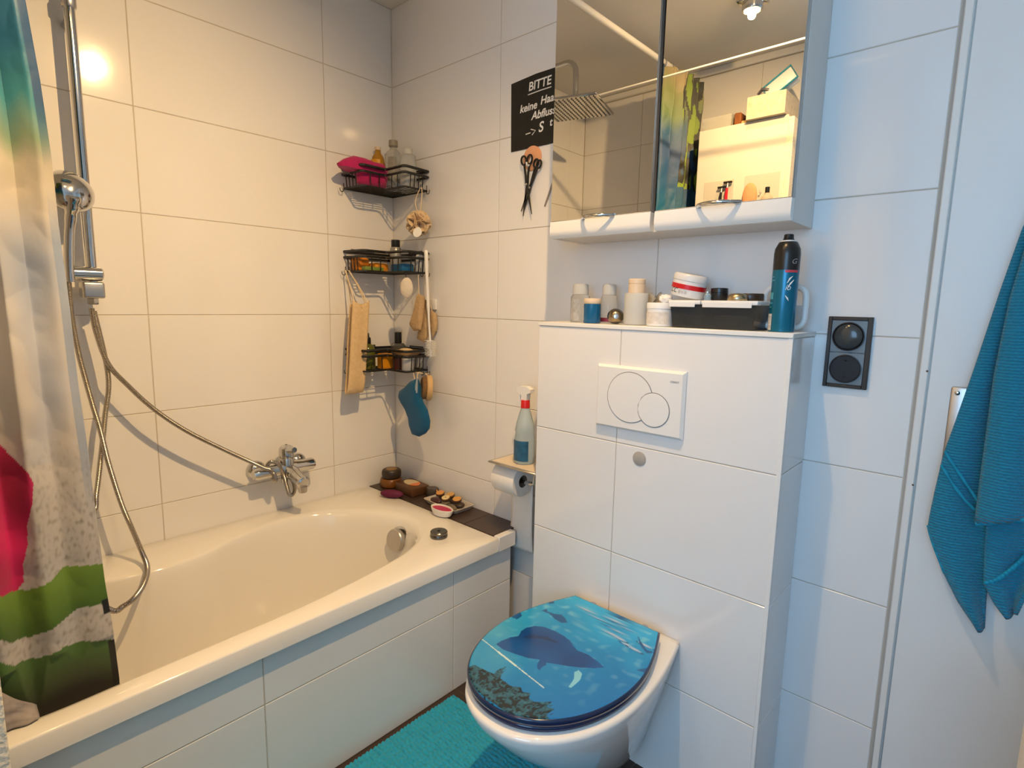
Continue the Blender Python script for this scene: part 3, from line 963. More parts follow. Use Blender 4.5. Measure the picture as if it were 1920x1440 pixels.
t = thing('switch_socket', (1.6685, 0, 1.079), 'anthracite wall plate with rocker switch above a power socket', 'socket')
ANTH = mat('anthracite_satin', rgb(112, 126, 136), 0.28, 0.2, var=0.05)
DARK = mat('dark_glossy_frame', (0.035, 0.035, 0.038), 0.18, var=0.1)
sx0, sx1, sz0, sz1 = 1.6255, 1.7118, 1.0795, 1.2362
mb = MB()
for a in ((sx0, sx0 + 0.008, sz0, sz1), (sx1 - 0.010, sx1, sz0, sz1), (sx0 + 0.008, sx1 - 0.010, sz0, sz0 + 0.008), (sx0 + 0.008, sx1 - 0.010, sz1 - 0.008, sz1)):
    mb.box(a[0], a[1], -0.010, -0.0005, a[2], a[3], b=0.0012)
mb.build('frame', DARK, t)
zm = (sz0 + sz1) / 2
for z0, z1, k in ((zm + 0.0006, sz1 - 0.008, 0), (sz0 + 0.008, zm - 0.0006, 1)):
    xm, zc = (sx0 + sx1) / 2 - 0.001, (z0 + z1) / 2
    pt = MB().box(sx0 + 0.008, sx1 - 0.010, -0.0085, -0.0005, z0, z1, b=0.0008).build('insert_plate', ANTH, t)
    MB().lathe([(0.0315, 0.0), (0.0315, 0.0035), (0.0295, 0.0042), (0.0285, 0.002), (0.0285, 0)], (xm, -0.0085, zc), (0, -1, 0), 48).build('ring', DARK, pt)
    if k == 0:
        MB().lathe([(0.0275, 0.0), (0.0275, 0.003), (0.024, 0.0065), (0.016, 0.009), (0.008, 0.010), (0, 0.0103)], (xm, -0.0085, zc), (0, -1, 0), 44).build('rocker', mat('anthracite_gloss', (0.045, 0.05, 0.052), 0.16), pt)
    else:
        MB().lathe([(0.0285, 0.003), (0.020, 0.0025), (0.0195, 0.0006), (0, 0.0006)], (xm, -0.0085, zc), (0, -1, 0), 44).build('socket_well', mat('socket_black', (0.006, 0.006, 0.009), 0.5), pt)
        for s in (-1, 1):
            MB().lathe([(0.0026, 0), (0.0026, 0.0009), (0, 0.0009)], (xm + s * 0.0085, -0.0086, zc), (0, -1, 0), 14).build('contact_hole', BLACK, pt)
            MB().box(xm - 0.003, xm + 0.003, -0.0115, -0.0088, zc + s * 0.0175 - 0.0012, zc + s * 0.0175 + 0.0012).build('earth_clip', mat('brass', (0.6, 0.45, 0.2), 0.3, 1.0), pt, smooth=False)

# ------------------------------------------------------------------ toilet
TCX = 1.25


def dshape(hwb, hwm, yb, yc, yf, z, n=28, cx=TCX):
    """outline of a toilet: straight at the back, round at the front"""
    right = []
    for k in range(n // 2 + 1):
        q = k / (n // 2)
        right.append((hwb + (hwm - hwb) * math.sin(q * math.pi / 2), yb + (yc - yb) * q))
    for k in range(1, n + 1):
        a = k / n * math.pi / 2
        right.append((hwm * math.cos(a) ** 0.92 if k < n else 0.0, yc + (yf - yc) * math.sin(a)))
    pts = [(cx + x, y, z) for x, y in right] + [(cx - x, y, z) for x, y in reversed(right[:-1])]
    return pts


def loft(secs, cap0=True, cap1=True):
    n = len(secs[0])
    vs = [p for s in secs for p in s]
    fs = []
    for j in range(len(secs) - 1):
        for i in range(n):
            i2 = (i + 1) % n
            fs.append([j * n + i, j * n + i2, (j + 1) * n + i2, (j + 1) * n + i])
    if cap0:
        fs.append(list(range(n))[::-1])
    if cap1:
        fs.append([(len(secs) - 1) * n + i for i in range(n)])
    return MB().add(vs, fs)


toilet = thing('toilet', (TCX, -0.4, 0.08), 'white wall hung toilet with a closed underwater print lid', 'toilet')
yb = BY - 0.001
secs = [dshape(0.060, 0.062, yb, -0.25, -0.33, 0.095), dshape(0.072, 0.078, yb, -0.27, -0.37, 0.11), dshape(0.086, 0.102, yb, -0.31, -0.445, 0.16),
        dshape(0.104, 0.134, yb, -0.36, -0.54, 0.24), dshape(0.128, 0.166, yb, -0.40, -0.625, 0.32), dshape(0.147, 0.186, yb, -0.425, -0.684, 0.39),
        dshape(0.153, 0.191, yb, -0.43, -0.697, 0.416), dshape(0.152, 0.190, yb - 0.001, -0.43, -0.696, 0.424), dshape(0.147, 0.185, yb - 0.004, -0.43, -0.691, 0.428)]
loft(secs).build('bowl', CERAM, toilet, angle=60)
NAVY = mat('navy_painted_wood', (0.008, 0.022, 0.075), 0.16, var=0.1, coat=0.3)
SC = 1.244
st = [dshape(0.126, 0.181, -0.222, -0.44, -0.680, z, cx=SC) if k in (1, 2) else dshape(0.122, 0.177, -0.226, -0.44, -0.676, z, cx=SC) for k, z in enumerate((0.4285, 0.432, 0.440, 0.4425))]
loft(st).build('seat', NAVY, toilet, angle=60)
LZ = 0.4605
ld_ = [dshape(0.124, 0.181, -0.222, -0.44, -0.681, 0.4435, cx=SC), dshape(0.128, 0.185, -0.218, -0.44, -0.685, 0.447, cx=SC),
       dshape(0.128, 0.185, -0.218, -0.44, -0.685, LZ - 0.003, cx=SC), dshape(0.125, 0.182, -0.221, -0.44, -0.682, LZ - 0.0004, cx=SC)]
lid = loft(ld_).build('lid', NAVY, toilet, angle=60)
for s in (-1, 1):
    MB().lathe([(0.011, 0), (0.011, 0.016), (0.009, 0.020), (0, 0.0205)], (SC + s * 0.078, -0.204, 0.428), seg=20).build('hinge', CHROME, toilet)


def lp(pts):
    return [(float(p[0]), float(p[1])) for p in (on('z', LZ, 840 + u / 4, 1080 + v / 4) for u, v in pts)]


RAY = lp([(360, 512), (400, 486), (470, 460), (530, 450), (548, 415), (590, 388), (650, 375), (720, 382), (800, 412), (870, 450), (920, 490), (945, 530), (970, 558), (1050, 590), (1120, 640), (1172, 686),
          (1100, 692), (1000, 688), (900, 676), (800, 660), (735, 650), (738, 668), (708, 682), (685, 708), (668, 690), (672, 655), (690, 628), (600, 616), (500, 584), (410, 550)])
CORAL = lp([(130, 690), (200, 668), (290, 712), (345, 735), (372, 705), (440, 678), (405, 715), (395, 770), (470, 825), (545, 835), (560, 870), (620, 880), (605, 920), (650, 945), (780, 945), (740, 980),
            (800, 1000), (735, 1040), (770, 1085), (640, 1090), (560, 1085), (420, 1010), (250, 890), (150, 790)])
HULL = lp([(560, 455), (640, 440), (740, 455), (840, 505), (800, 500), (700, 470), (600, 468)])
BUOY = lp([(948, 722), (980, 706), (1006, 735), (992, 778), (970, 800), (925, 838), (902, 834), (930, 795), (945, 770)])
DOLPHS = [lp(q) for q in ([(700, 262), (742, 245), (752, 268), (800, 285), (850, 290), (880, 318), (895, 350), (850, 352), (800, 322), (760, 282)],
                          [(462, 292), (500, 268), (545, 275), (555, 300), (520, 325), (480, 312)], [(740, 185), (790, 190), (800, 205), (760, 210)],
                          [(1200, 250), (1290, 290), (1370, 352), (1300, 335), (1215, 280)], [(1420, 440), (1440, 480), (1490, 555), (1560, 575), (1490, 580), (1440, 520)],
                          [(1410, 706), (1490, 690), (1530, 700), (1500, 730)])]
FISH = [lp([(u, v)])[0] for u, v in ((1260, 340), (1300, 375), (1245, 400), (1230, 435), (1290, 470), (1350, 520), (1400, 550), (1480, 520), (1050, 260), (1150, 330))]
LINE = lp([(240, 462), (720, 840)])
fdir = np.array(lp([(1480, 500)])[0]) - np.array(lp([(1220, 370)])[0])
fdir = fdir / np.linalg.norm(fdir)
PG = lp([(930, 140), (1570, 420), (850, 1100), (150, 640)])


def lid_col(x, y):
    v3 = Vector((x * 14, y * 14, 0.7))
    n = noise.noise(v3)
    # down the picture: 0 at the hinge side, 1 at the front
    a = (-0.22 - y) / 0.465
    b = (x - (SC - 0.18)) / 0.36
    c = lerp3(rgb(12, 150, 206), rgb(4, 106, 178), a * 0.5 + b * 0.65)
    c = lerp3(c, rgb(84, 172, 196), max(0, min(1, (0.45 - b) * 1.7)) * max(0, min(1, (a - 0.15) * 2.0)) * (0.6 + 0.6 * n))
    c = lerp3(c, rgb(50, 186, 240), max(0, 0.55 - a * 1.4 + 0.4 * n) * 0.8)
    r = noise.noise(Vector((x * 10 - y * 55, x * 45 + y * 6, 4)))
    c = lerp3(c, rgb(140, 212, 228), max(0, r - 0.12) * 0.9 * max(0, 1 - a * 1.2))
    if inside(CORAL, x, y) or (inside(CORAL, x - 0.006, y + 0.006) and noise.noise(Vector((x * 160, y * 160, 2))) > 0.1):
        q = 0.6 * noise.noise(Vector((x * 70, y * 70, 9))) + 0.5 * noise.noise(Vector((x * 230, y * 170, 4)))
        c = lerp3(rgb(12, 56, 72), rgb(48, 112, 140), 0.25 + 1.2 * q) if q > -0.05 else rgb(8, 32, 44)
    for fx, fy in FISH:
        d = np.array([x - fx, y - fy])
        u, w = d @ fdir, d @ np.array([-fdir[1], fdir[0]])
        e = (u / 0.020) ** 2 + (w / 0.0048) ** 2
        if e < 1:
            c = lerp3(rgb(170, 186, 212), rgb(70, 158, 210), e)
        elif e < 1.7 and w * 1 < 0:
            c = rgb(22, 74, 120)
    for dlp in DOLPHS:
        if inside(dlp, x, y):
            c = rgb(20, 84, 142)
    if inside(RAY, x, y):
        c = lerp3(rgb(10, 82, 152), rgb(8, 64, 128), 0.5 + n)
    if inside(HULL, x, y):
        c = rgb(18, 52, 104)
    if inside(BUOY, x, y):
        c = rgb(120, 190, 216)
    # thin pale line of bubbles
    (ax, ay), (bx, by) = LINE
    tt = ((x - ax) * (bx - ax) + (y - ay) * (by - ay)) / ((bx - ax) ** 2 + (by - ay) ** 2)
    if 0 < tt < 1:
        d = math.hypot(x - ax - tt * (bx - ax), y - ay - tt * (by - ay))
        if d < 0.0012 + (0.0012 if 0.3 < tt < 0.6 else 0):
            c = rgb(190, 214, 214)
    return c


top = [(p[0], p[1]) for p in dshape(0.1242, 0.1812, -0.2218, -0.44, -0.6812, 0, cx=SC)]
cxl, cyl = SC, -0.44
gv, gc = [], []
NR, NA = 150, len(top) * 5
tops = []
for i in range(len(top)):
    a, b = top[i], top[(i + 1) % len(top)]
    for k in range(5):
        tops.append((a[0] + (b[0] - a[0]) * k / 5, a[1] + (b[1] - a[1]) * k / 5))
for j in range(NR + 1):
    s = j / NR
    for x, y in tops:
        xx, yy = cxl + (x - cxl) * s, cyl + (y - cyl) * s
        gv.append((xx, yy, LZ + 0.0002 - 0.0006 * max(0, s - 0.985) / 0.015))
        gc.append(lid_col(xx, yy))
gf = [[j * NA + i, j * NA + (i + 1) % NA, (j + 1) * NA + (i + 1) % NA, (j + 1) * NA + i] for j in range(NR) for i in range(NA)]
pr = MB().add(gv, gf)
pr.build('lid_picture', mat('lid_print', (0.1, 0.4, 0.7), 0.16, attr='print', coat=0.3), lid, col=gc)

# ------------------------------------------------------------------ bath mat
MX0, MX1, MY0, MY1 = 0.752, 1.44, -1.20, -0.338


def matf(s, v):
    x, y = MX0 + (MX1 - MX0) * s, MY0 + (MY1 - MY0) * v
    e = min(s * (MX1 - MX0), (1 - s) * (MX1 - MX0), v * (MY1 - MY0), (1 - v) * (MY1 - MY0))
    r = abs(math.sin((y + 0.006 * noise.noise(Vector((x * 30, y * 30, 0)))) * math.pi / 0.0125))
    k = abs(math.sin((x + 0.006 * noise.noise(Vector((x * 26, y * 60, 3)))) * math.pi / 0.022))
    h = 0.010 + 0.008 * r ** 0.7 * (0.55 + 0.45 * k) + 0.003 * noise.noise(Vector((x * 90, y * 90, 5)))
    return (x, y, FL + 0.0005 + h * min(1, e / 0.006 + 0.05))


mtm = mat('teal_chenille', rgb(36, 160, 196), 0.95, var=0.25, vscale=120, bump=0.5, bscale=300, sheen=0.2)
m_ = MB().grid(190, 260, matf)
m_.add([(MX0, MY0, FL + 0.0005), (MX1, MY0, FL + 0.0005), (MX1, MY1, FL + 0.0005), (MX0, MY1, FL + 0.0005)], [[0, 1, 2, 3]])
m_.build('bath_mat', mtm, None, label='teal ribbed chenille bath mat on the dark floor by the bath', cat='bath mat', angle=80)

# ------------------------------------------------------------------ toilet roll holder, roll, spray bottle
t = thing('toilet_roll_holder', (0.79, -0.07, 0.67), 'grey steel toilet roll holder with a small shelf on top', 'toilet roll holder')
sh_ = MB().box(0.700, 0.905, -0.145, -0.001, 0.7345, 0.7405, b=0.0015).build('shelf', STEEL, t)
MB().box(0.712, 0.900, -0.136, -0.008, 0.7405, 0.7425).build('wood_inlay', mat('pale_wood', rgb(222, 208, 188), 0.5, var=0.15, vscale=12, stretch=(1, 8, 1)), sh_, smooth=False)
MB().tube([(0.850, -0.001, 0.725), (0.850, -0.05, 0.725), (0.850, -0.083, 0.715), (0.850, -0.085, 0.682), (0.835, -0.085, 0.679), (0.690, -0.085, 0.679)], 0.0065, 12).build('roll_bar', CHROME, t)
MB().box(0.81, 0.89, -0.012, -0.0005, 0.700, 0.7345, b=0.002).build('wall_plate', STEEL, t)
PAPER = mat('toilet_paper', (0.82, 0.80, 0.77), 0.95, bump=0.35, bscale=180, bdist=0.001, var=0.04, vscale=60)
t = thing('toilet_roll', (0.75, -0.085, 0.42), 'white toilet roll with a long sheet hanging down beside the bath', 'toilet roll')
MB().lathe([(0.0205, 0), (0.0495, 0), (0.0505, 0.002), (0.0505, 0.096), (0.0495, 0.098), (0.0205, 0.098), (0.0205, 0)], (0.705, -0.085, 0.6795), (1, 0, 0), 48).build('paper', PAPER, t)
MB().lathe([(0.0188, 0.0005), (0.0205, 0.0005), (0.0205, 0.0975), (0.0188, 0.0975), (0.0188, 0.0005)], (0.705, -0.085, 0.6795), (1, 0, 0), 40).build('core', mat('grey_card', rgb(128, 112, 96), 0.9), t)


def sheet(s, v):
    return (0.7055 + 0.097 * s + 0.002 * v * math.sin(3 * v), -0.0345 + 0.006 * v * math.sin(v * 5 + s * 2) + 0.004 * v, 0.69 - 0.275 * v - 0.004 * s * v)


o = MB().grid(10, 24, sheet).build('hanging_sheet', PAPER, t)
md = o.modifiers.new('thickness', 'SOLIDIFY')
md.thickness = 0.001
bc = (0.803, -0.082, 0.7425)
t = thing('spray_bottle', bc, 'clear cleaner spray bottle with red collar and white trigger', 'spray bottle')
prof = [(a_, b_ * 1.17) for a_, b_ in [(0.0, 0.001), (0.029, 0.001), (0.032, 0.004), (0.034, 0.03), (0.0335, 0.06), (0.030, 0.085), (0.032, 0.092), (0.027, 0.115), (0.019, 0.140), (0.014, 0.152), (0.0125, 0.156)]]
MB().lathe(prof, bc, seg=36, sx=1.0).build('bottle', mat('pale_blue_plastic', (0.66, 0.78, 0.82), 0.12, trans=0.6, ior=1.3, var=0.03), t)
LBL = mat('blue_label', rgb(44, 98, 132), 0.4, var=0.7, vscale=45)
MB().grid(18, 8, lambda s, v: (bc[0] + 0.0345 * math.cos(R(212 + 120 * s)), bc[1] + 0.0345 * math.sin(R(212 + 120 * s)), bc[2] + 0.012 + 0.066 * v)).build('label', LBL, t)
MB().lathe([(0.0135, 0), (0.0150, 0.001), (0.0140, 0.024), (0.013, 0.026)], (bc[0], bc[1], bc[2] + 0.180), seg=28).build('collar', mat('red_plastic', rgb(206, 28, 30), 0.35), t)
tr = MB().prism([(0.012, 0.0), (-0.010, 0.0), (-0.013, 0.018), (-0.030, 0.022), (-0.036, 0.026), (-0.034, 0.036), (-0.018, 0.043), (0.010, 0.044), (0.030, 0.036), (0.030, 0.026), (0.014, 0.020)],
                lambda p, q, n: (bc[0] + p * 0.9, bc[1] + n, bc[2] + 0.206 + q), -0.0095, 0.0095)
tr.build('trigger_head', WHITEP, t, smooth=False)
MB().tube(spline([(bc[0] - 0.012, bc[1] - 0.001, bc[2] + 0.226), (bc[0] - 0.022, bc[1] - 0.002, bc[2] + 0.214), (bc[0] - 0.024, bc[1] - 0.002, bc[2] + 0.198)], 4), 0.004, 8).build('trigger', WHITEP, t)

# ------------------------------------------------------------------ towel on the door
TEAL = rgb(14, 130, 164)
TOW = mat('teal_terry', TEAL, 0.95, var=0.22, vscale=160, wave=('Z', 55, 2.0, 0.8), bdist=0.003, sheen=0.25)
HEMM = mat('teal_terry_border', rgb(22, 146, 180), 0.9, var=0.1, vscale=100, wave=('DIAGONAL', 60, 1.0, 0.7), bdist=0.002)
tw = thing('towel', (1.99, -0.05, 0.72), 'teal ribbed terry towel hanging in folds on the white door', 'towel')
hk = thing('door_hook', (2.005, 0.0, 1.58), 'chrome coat hook screwed to the door above the towel', 'hook')
MB().box(1.985, 2.025, -0.006, -0.0005, 1.575, 1.635, b=0.002).build('plate', CHROME, hk)
MB().tube(spline([(2.005, -0.006, 1.60), (2.005, -0.04, 1.592), (2.005, -0.062, 1.60), (2.005, -0.068, 1.615)], 5), 0.0055, 12).build('peg', CHROME, hk)


def panel(name, left, right, ydep, amp, nf, ph, n=(26, 46), m=TOW, ybot=None):
    """a hanging fold between two pixel polylines (top to bottom), at its own depth off the door"""
    def pl_at(pts, v):
        L = [0]
        for a, b in zip(pts[:-1], pts[1:]):
            L.append(L[-1] + math.hypot(b[0] - a[0], b[1] - a[1]))
        d = v * L[-1]
        for k in range(len(pts) - 1):
            if d <= L[k + 1] + 1e-9:
                f = (d - L[k]) / max(1e-9, L[k + 1] - L[k])
                return (pts[k][0] + (pts[k + 1][0] - pts[k][0]) * f, pts[k][1] + (pts[k + 1][1] - pts[k][1]) * f)
        return pts[-1]

    def f(s, v):
        a, b = pl_at(left, v), pl_at(right, v)
        u, w = a[0] + (b[0] - a[0]) * s, a[1] + (b[1] - a[1]) * s
        dep = ydep + (ybot - ydep) * v if ybot is not None else ydep
        p = on('y', dep, u, w)
        y = dep - amp * math.sin(math.pi * nf * s + ph) * (0.35 + 0.65 * v)
        return (p[0], min(y, -0.0085), p[2])
    o = MB().grid(n[0], n[1], f).build(name, m, tw, angle=180)
    md = o.modifiers.new('thickness', 'SOLIDIFY')
    md.thickness = 0.007
    md.offset = 0
    return o


APEX = [(1992, 268), (2010, 262), (2030, 268)]
panel('back_fold', [(1990, 275), (1920, 428), (1878, 545), (1830, 688), (1790, 800), (1771, 850), (1752, 932), (1741, 985), (1748, 1015), (1771, 1072), (1800, 1128), (1836, 1180)],
      [(2008, 275), (1960, 430), (1925, 560), (1892, 700), (1872, 800), (1862, 860), (1856, 940), (1852, 1000), (1850, 1040), (1852, 1085), (1846, 1130), (1842, 1182)], -0.050, 0.012, 1.6, 0.3, ybot=-0.030)
panel('front_fold', [(1998, 268), (1935, 430), (1895, 560), (1866, 700), (1850, 820), (1838, 910), (1829, 980)], [(2040, 268), (2055, 430), (2062, 560), (2066, 700), (2068, 820), (2070, 900), (2072, 962)], -0.080, 0.016, 2.6, 0.1, ybot=-0.068)
panel('inner_fold', [(1990, 300), (1930, 560), (1880, 800), (1852, 960), (1847, 1040), (1846, 1092), (1866, 1128), (1889, 1157)], [(2030, 300), (2050, 560), (2064, 800), (2066, 960), (2062, 1000), (2010, 1010), (1950, 1060), (1904, 1150)],
      -0.058, 0.010, 2.0, 0.8, ybot=-0.040)


def band(name, pts, r=0.0035, y=-0.09):
    MB().tube(spline([on('y', y if not isinstance(y, list) else y[i], u, v) for i, (u, v) in enumerate(pts)], 6), r, 8).build(name, HEMM, tw)


band('hem', [(1829, 982), (1860, 980), (1900, 976), (1960, 972), (2070, 962)], 0.0042, -0.072)
band('hem', [(1846, 1093), (1872, 1085), (1905, 1060), (1930, 1035)], 0.004, -0.052)
band('hem', [(1771, 1072), (1790, 1098), (1815, 1140), (1836, 1178)], 0.004, -0.036)
band('hem', [(1741, 985), (1750, 1018), (1771, 1072)], 0.0035, -0.038)
band('border_rib', [(1772, 846), (1790, 875), (1815, 912), (1834, 940)], 0.0026, -0.052)
band('border_rib', [(1765, 872), (1785, 905), (1808, 936), (1828, 956)], 0.0026, -0.052)

# ------------------------------------------------------------------ laundry hamper at the right edge
x0 = on('y', -0.33, 1911, 1400)[0]
t = thing('laundry_hamper', (x0 + 0.22, -0.42, FL), 'pale textured laundry hamper standing in front of the door', 'hamper')
MB().box(x0, x0 + 0.44, -0.60, -0.33, FL, 0.70, b=0.012, seg=3).build('basket', PLASTER, t)
MB().box(x0 - 0.003, x0 + 0.443, -0.603, -0.327, 0.702, 0.735, b=0.01, seg=2).build('lid', PLASTER, t)

# ------------------------------------------------------------------ things on the cistern shelf
def c8(x):
    return 1020 + x / 3.5556


def spot(xa, xb, y, ytop, ybase):
    """crop measures to centre x, radius and height at depth y"""
    p = on('y', y, (c8(xa) + c8(xb)) / 2, 600)
    s = sc(p)
    return float(p[0]), (xb - xa) / 3.5556 / 2 * s * 1.0, (ybase - ytop) / 3.5556 * s


def bottle(name, label, cat_, c, prof, m, cap=None, capm=None, labelm=None, lab=None, seg=32, group=None):
    t = thing(name, c, label, cat_, group)
    MB().lathe(prof, c, seg=seg).build('body', m, t)
    if cap:
        MB().lathe(cap, c, seg=seg).build('cap', capm, t)
    if labelm:
        r, z0, z1, a0, a1 = lab
        MB().grid(16, 4, lambda s, v: (c[0] + r * math.cos(R(a0 + (a1 - a0) * s)), c[1] + r * math.sin(R(a0 + (a1 - a0) * s)), c[2] + z0 + (z1 - z0) * v)).build('label', labelm, t)
    return t


BTZ = BT + 0.0003
BEIGE = mat('beige_plastic', rgb(222, 200, 172), 0.4, var=0.03)
LABEL_GREY = mat('grey_print_label', rgb(176, 176, 176), 0.5, var=0.5, vscale=70)
x, r, h = spot(175, 300, -0.085, 382, 632)
bottle('toiletry_bottle', 'clear bottle with grey label and clear cap at the shelf end', 'bottle', (x, -0.085, BTZ),
       [(0, 0.0008), (r * 0.95, 0.0008), (r, 0.003), (r, h * 0.66), (r * 0.85, h * 0.71), (r * 0.8, h * 0.72)], CLEAR,
       [(r * 0.82, h * 0.72), (r * 0.86, h * 0.73), (r * 0.82, h * 0.98), (r * 0.6, h), (0, h)], FROST, LABEL_GREY, (r + 0.0004, h * 0.04, h * 0.60, 170, 300))
x, r, h = spot(262, 376, -0.118, 478, 640)
bottle('small_jar', 'small blue jar with a beige screw lid between clear bottles', 'jar', (x, -0.118, BTZ), [(0, 0.0005), (r * 0.97, 0.0005), (r, 0.002), (r, h * 0.78)], mat('blue_jar', rgb(14, 92, 140), 0.25, var=0.1),
       [(r * 0.96, h * 0.78), (r, h * 0.80), (r, h * 0.97), (r * 0.95, h), (0, h)], BEIGE, mat('white_lettering', rgb(190, 205, 214), 0.5, var=0.6, vscale=120), (r + 0.0004, h * 0.12, h * 0.62, 200, 235))
x, r, h = spot(375, 482, -0.065, 375, 630)
bottle('toiletry_bottle', 'clear empty bottle with clear cap behind the brass ball', 'bottle', (x, -0.065, BTZ),
       [(0, 0.0008), (r * 0.95, 0.0008), (r, 0.003), (r, h * 0.66), (r * 0.85, h * 0.71), (r * 0.8, h * 0.72)], mat('clear_grey_plastic', (0.86, 0.88, 0.88), 0.12, trans=0.8, ior=1.25),
       [(r * 0.82, h * 0.72), (r * 0.86, h * 0.73), (r * 0.84, h * 0.97), (r * 0.7, h), (0, h)], FROST, mat('dark_red_label', rgb(120, 40, 60), 0.5, var=0.3), (r + 0.0004, 0.004, h * 0.14, 190, 330))
x, r, h = spot(420, 532, -0.110, 540, 645)
t = thing('brass_ball', (x, -0.110, BTZ), 'tarnished brass ball on the shelf before the frosted bottle', 'ornament')
MB().ell((x, -0.110, BTZ + r * 0.92), (r, r, r * 0.92), 28, 16).build('ball', mat('tarnished_brass', (0.32, 0.27, 0.20), 0.22, 1.0, var=0.4, vscale=40), t)
MB().lathe([(r * 0.3, 0), (r * 0.28, 0.0035), (0, 0.0045)], (x + r * 0.55, -0.110 - r * 0.75, BTZ + r * 0.92), (0.55, -0.8, 0.1), 16).build('boss', STEEL, t)
x, r, h = spot(530, 688, -0.105, 355, 656)
bottle('toiletry_bottle', 'frosted pump bottle with a beige cap in the middle of the shelf', 'bottle', (x, -0.105, BTZ),
       [(0, 0.0008), (r * 0.96, 0.0008), (r, 0.003), (r, h * 0.66), (r * 0.94, h * 0.69), (r * 0.68, h * 0.695)], FROST,
       [(r * 0.68, h * 0.695), (r * 0.70, h * 0.70), (r * 0.70, h * 0.88), (r * 0.66, h * 0.89), (r * 0.70, h * 0.90), (r * 0.70, h * 0.985), (r * 0.64, h), (0, h)], BEIGE)
x, r, h = spot(668, 785, -0.055, 320, 500)
t = thing('dried_flower', (x, -0.055, BTZ), 'crumpled translucent beige dried flower behind the white jar', 'flower')
for k in range(7):
    a = k * 2 * math.pi / 7
    cpt = Vector((x, -0.055, BTZ + 0.036))
    tip = Vector((x + 0.020 * math.cos(a), -0.055 + 0.014 * math.sin(a), BTZ + 0.036 + (0.048 if k % 2 else 0.036)))
    w = Vector((-math.sin(a), math.cos(a), 0)) * 0.010
    o = MB().grid(6, 10, lambda s, v: tuple(cpt.lerp(tip, v) + w * ((s - 0.5) * 2) * math.sin(math.pi * (0.15 + 0.8 * v)) + Vector((math.cos(a), math.sin(a), 0)) * 0.006 * math.sin(3 * v + 2 * s))).noise(0.004, 60, k)
    o = o.build('petal', mat('dried_petal', rgb(196, 182, 156), 0.6, trans=0.25, var=0.2, vscale=60), t)
    md = o.modifiers.new('thickness', 'SOLIDIFY')
    md.thickness = 0.0008
MB().tube([(x, -0.055, BTZ), (x + 0.001, -0.055, BTZ + 0.038)], [0.006, 0.004], 8).build('stem', mat('dry_stem', rgb(140, 120, 90), 0.8), t)
x, r, h = spot(683, 862, -0.115, 508, 662)
JX, JR, JH = x, r, h
bottle('cream_jar', 'low white cream jar with a printed front beside the lidded box', 'jar', (x, -0.115, BTZ), [(0, 0.0005), (r * 0.95, 0.0005), (r * 0.98, 0.003), (r * 0.97, h * 0.74)], WHITEP,
       [(r * 0.97, h * 0.74), (r, h * 0.75), (r, h * 0.97), (r * 0.97, h), (0, h)], WHITEP, mat('jar_print', rgb(222, 214, 204), 0.5, var=0.35, vscale=110), (r * 0.985 + 0.0003, h * 0.12, h * 0.60, 205, 335))
t = thing('tissue', (JX + 0.008, -0.105, BTZ + JH), 'crumpled white tissue lying on the lid of the cream jar', 'tissue')
MB().ell((JX + 0.008, -0.105, BTZ + JH + 0.009), (0.016, 0.015, 0.011), 22, 14, fn=lambda p: 1 + 0.35 * noise.noise(p * 3.1)).build('paper', PAPER, t)

# lidded box
bx0 = on('y', -0.125, c8(862), 600)[0]
bx1 = on('y', -0.125, c8(1430), 600)[0]
s = sc((bx1, -0.125, BT))
bh = 165 / 3.5556 * s
t = thing('storage_box', ((bx0 + bx1) / 2, -0.08, BTZ), 'see-through grey storage box with a white clip lid', 'box')
SMOKE = mat('smoky_plastic', (0.20, 0.22, 0.23), 0.10, trans=0.85, ior=1.3, var=0.1)
mb = MB()
q = [(bx0 + 0.006, bx1 - 0.006, -0.140, -0.022, 0.0005), (bx0, bx1, -0.145, -0.017, bh)]
lo = [(q[0][0], q[0][2]), (q[0][1], q[0][2]), (q[0][1], q[0][3]), (q[0][0], q[0][3])]
hi = [(q[1][0], q[1][2]), (q[1][1], q[1][2]), (q[1][1], q[1][3]), (q[1][0], q[1][3])]
vs = [(x_, y_, BTZ + 0.0005) for x_, y_ in lo] + [(x_, y_, BTZ + bh) for x_, y_ in hi]
mb.add(vs, [[3, 2, 1, 0]] + [[k, (k + 1) % 4, 4 + (k + 1) % 4, 4 + k] for k in range(4)])
o = mb.build('tub', SMOKE, t, smooth=False)
md = o.modifiers.new('thickness', 'SOLIDIFY')
md.thickness = 0.0018
md.offset = -1
LIDZ = BTZ + bh
xs = on('y', -0.148, c8(1040), 590)[0]
for a, b in ((bx0 - 0.004, xs - 0.001), (xs + 0.001, bx1 + 0.004)):
    MB().box(a, b, -0.149, -0.013, LIDZ + 0.0003, LIDZ + 0.010, b=0.002, seg=2).build('lid_half', WHITEP, t)
    MB().box(a + 0.004, b - 0.012, -0.1515, -0.1495, LIDZ - 0.006, LIDZ + 0.006, b=0.0008).build('clip', WHITEP, t)
LIDT = LIDZ + 0.0103
for k, (fx, w, hh, colr) in enumerate(((0.22, 0.05, 0.024, rgb(92, 76, 60)), (0.62, 0.06, 0.028, rgb(70, 60, 56)), (0.86, 0.028, 0.022, rgb(110, 96, 70)))):
    cxx = bx0 + (bx1 - bx0) * fx
    MB().box(cxx - w / 2, cxx + w / 2, -0.118, -0.050, BTZ + 0.003, BTZ + 0.003 + hh, b=0.006, seg=2).build('contents_packet', mat('packet_%d' % k, colr, 0.6, var=0.3, vscale=40), None,
        label=['dim brown packet at the left inside the see-through box', 'dim dark packet in the middle of the see-through box', 'dim olive packet at the right inside the see-through box'][k], cat='packet')

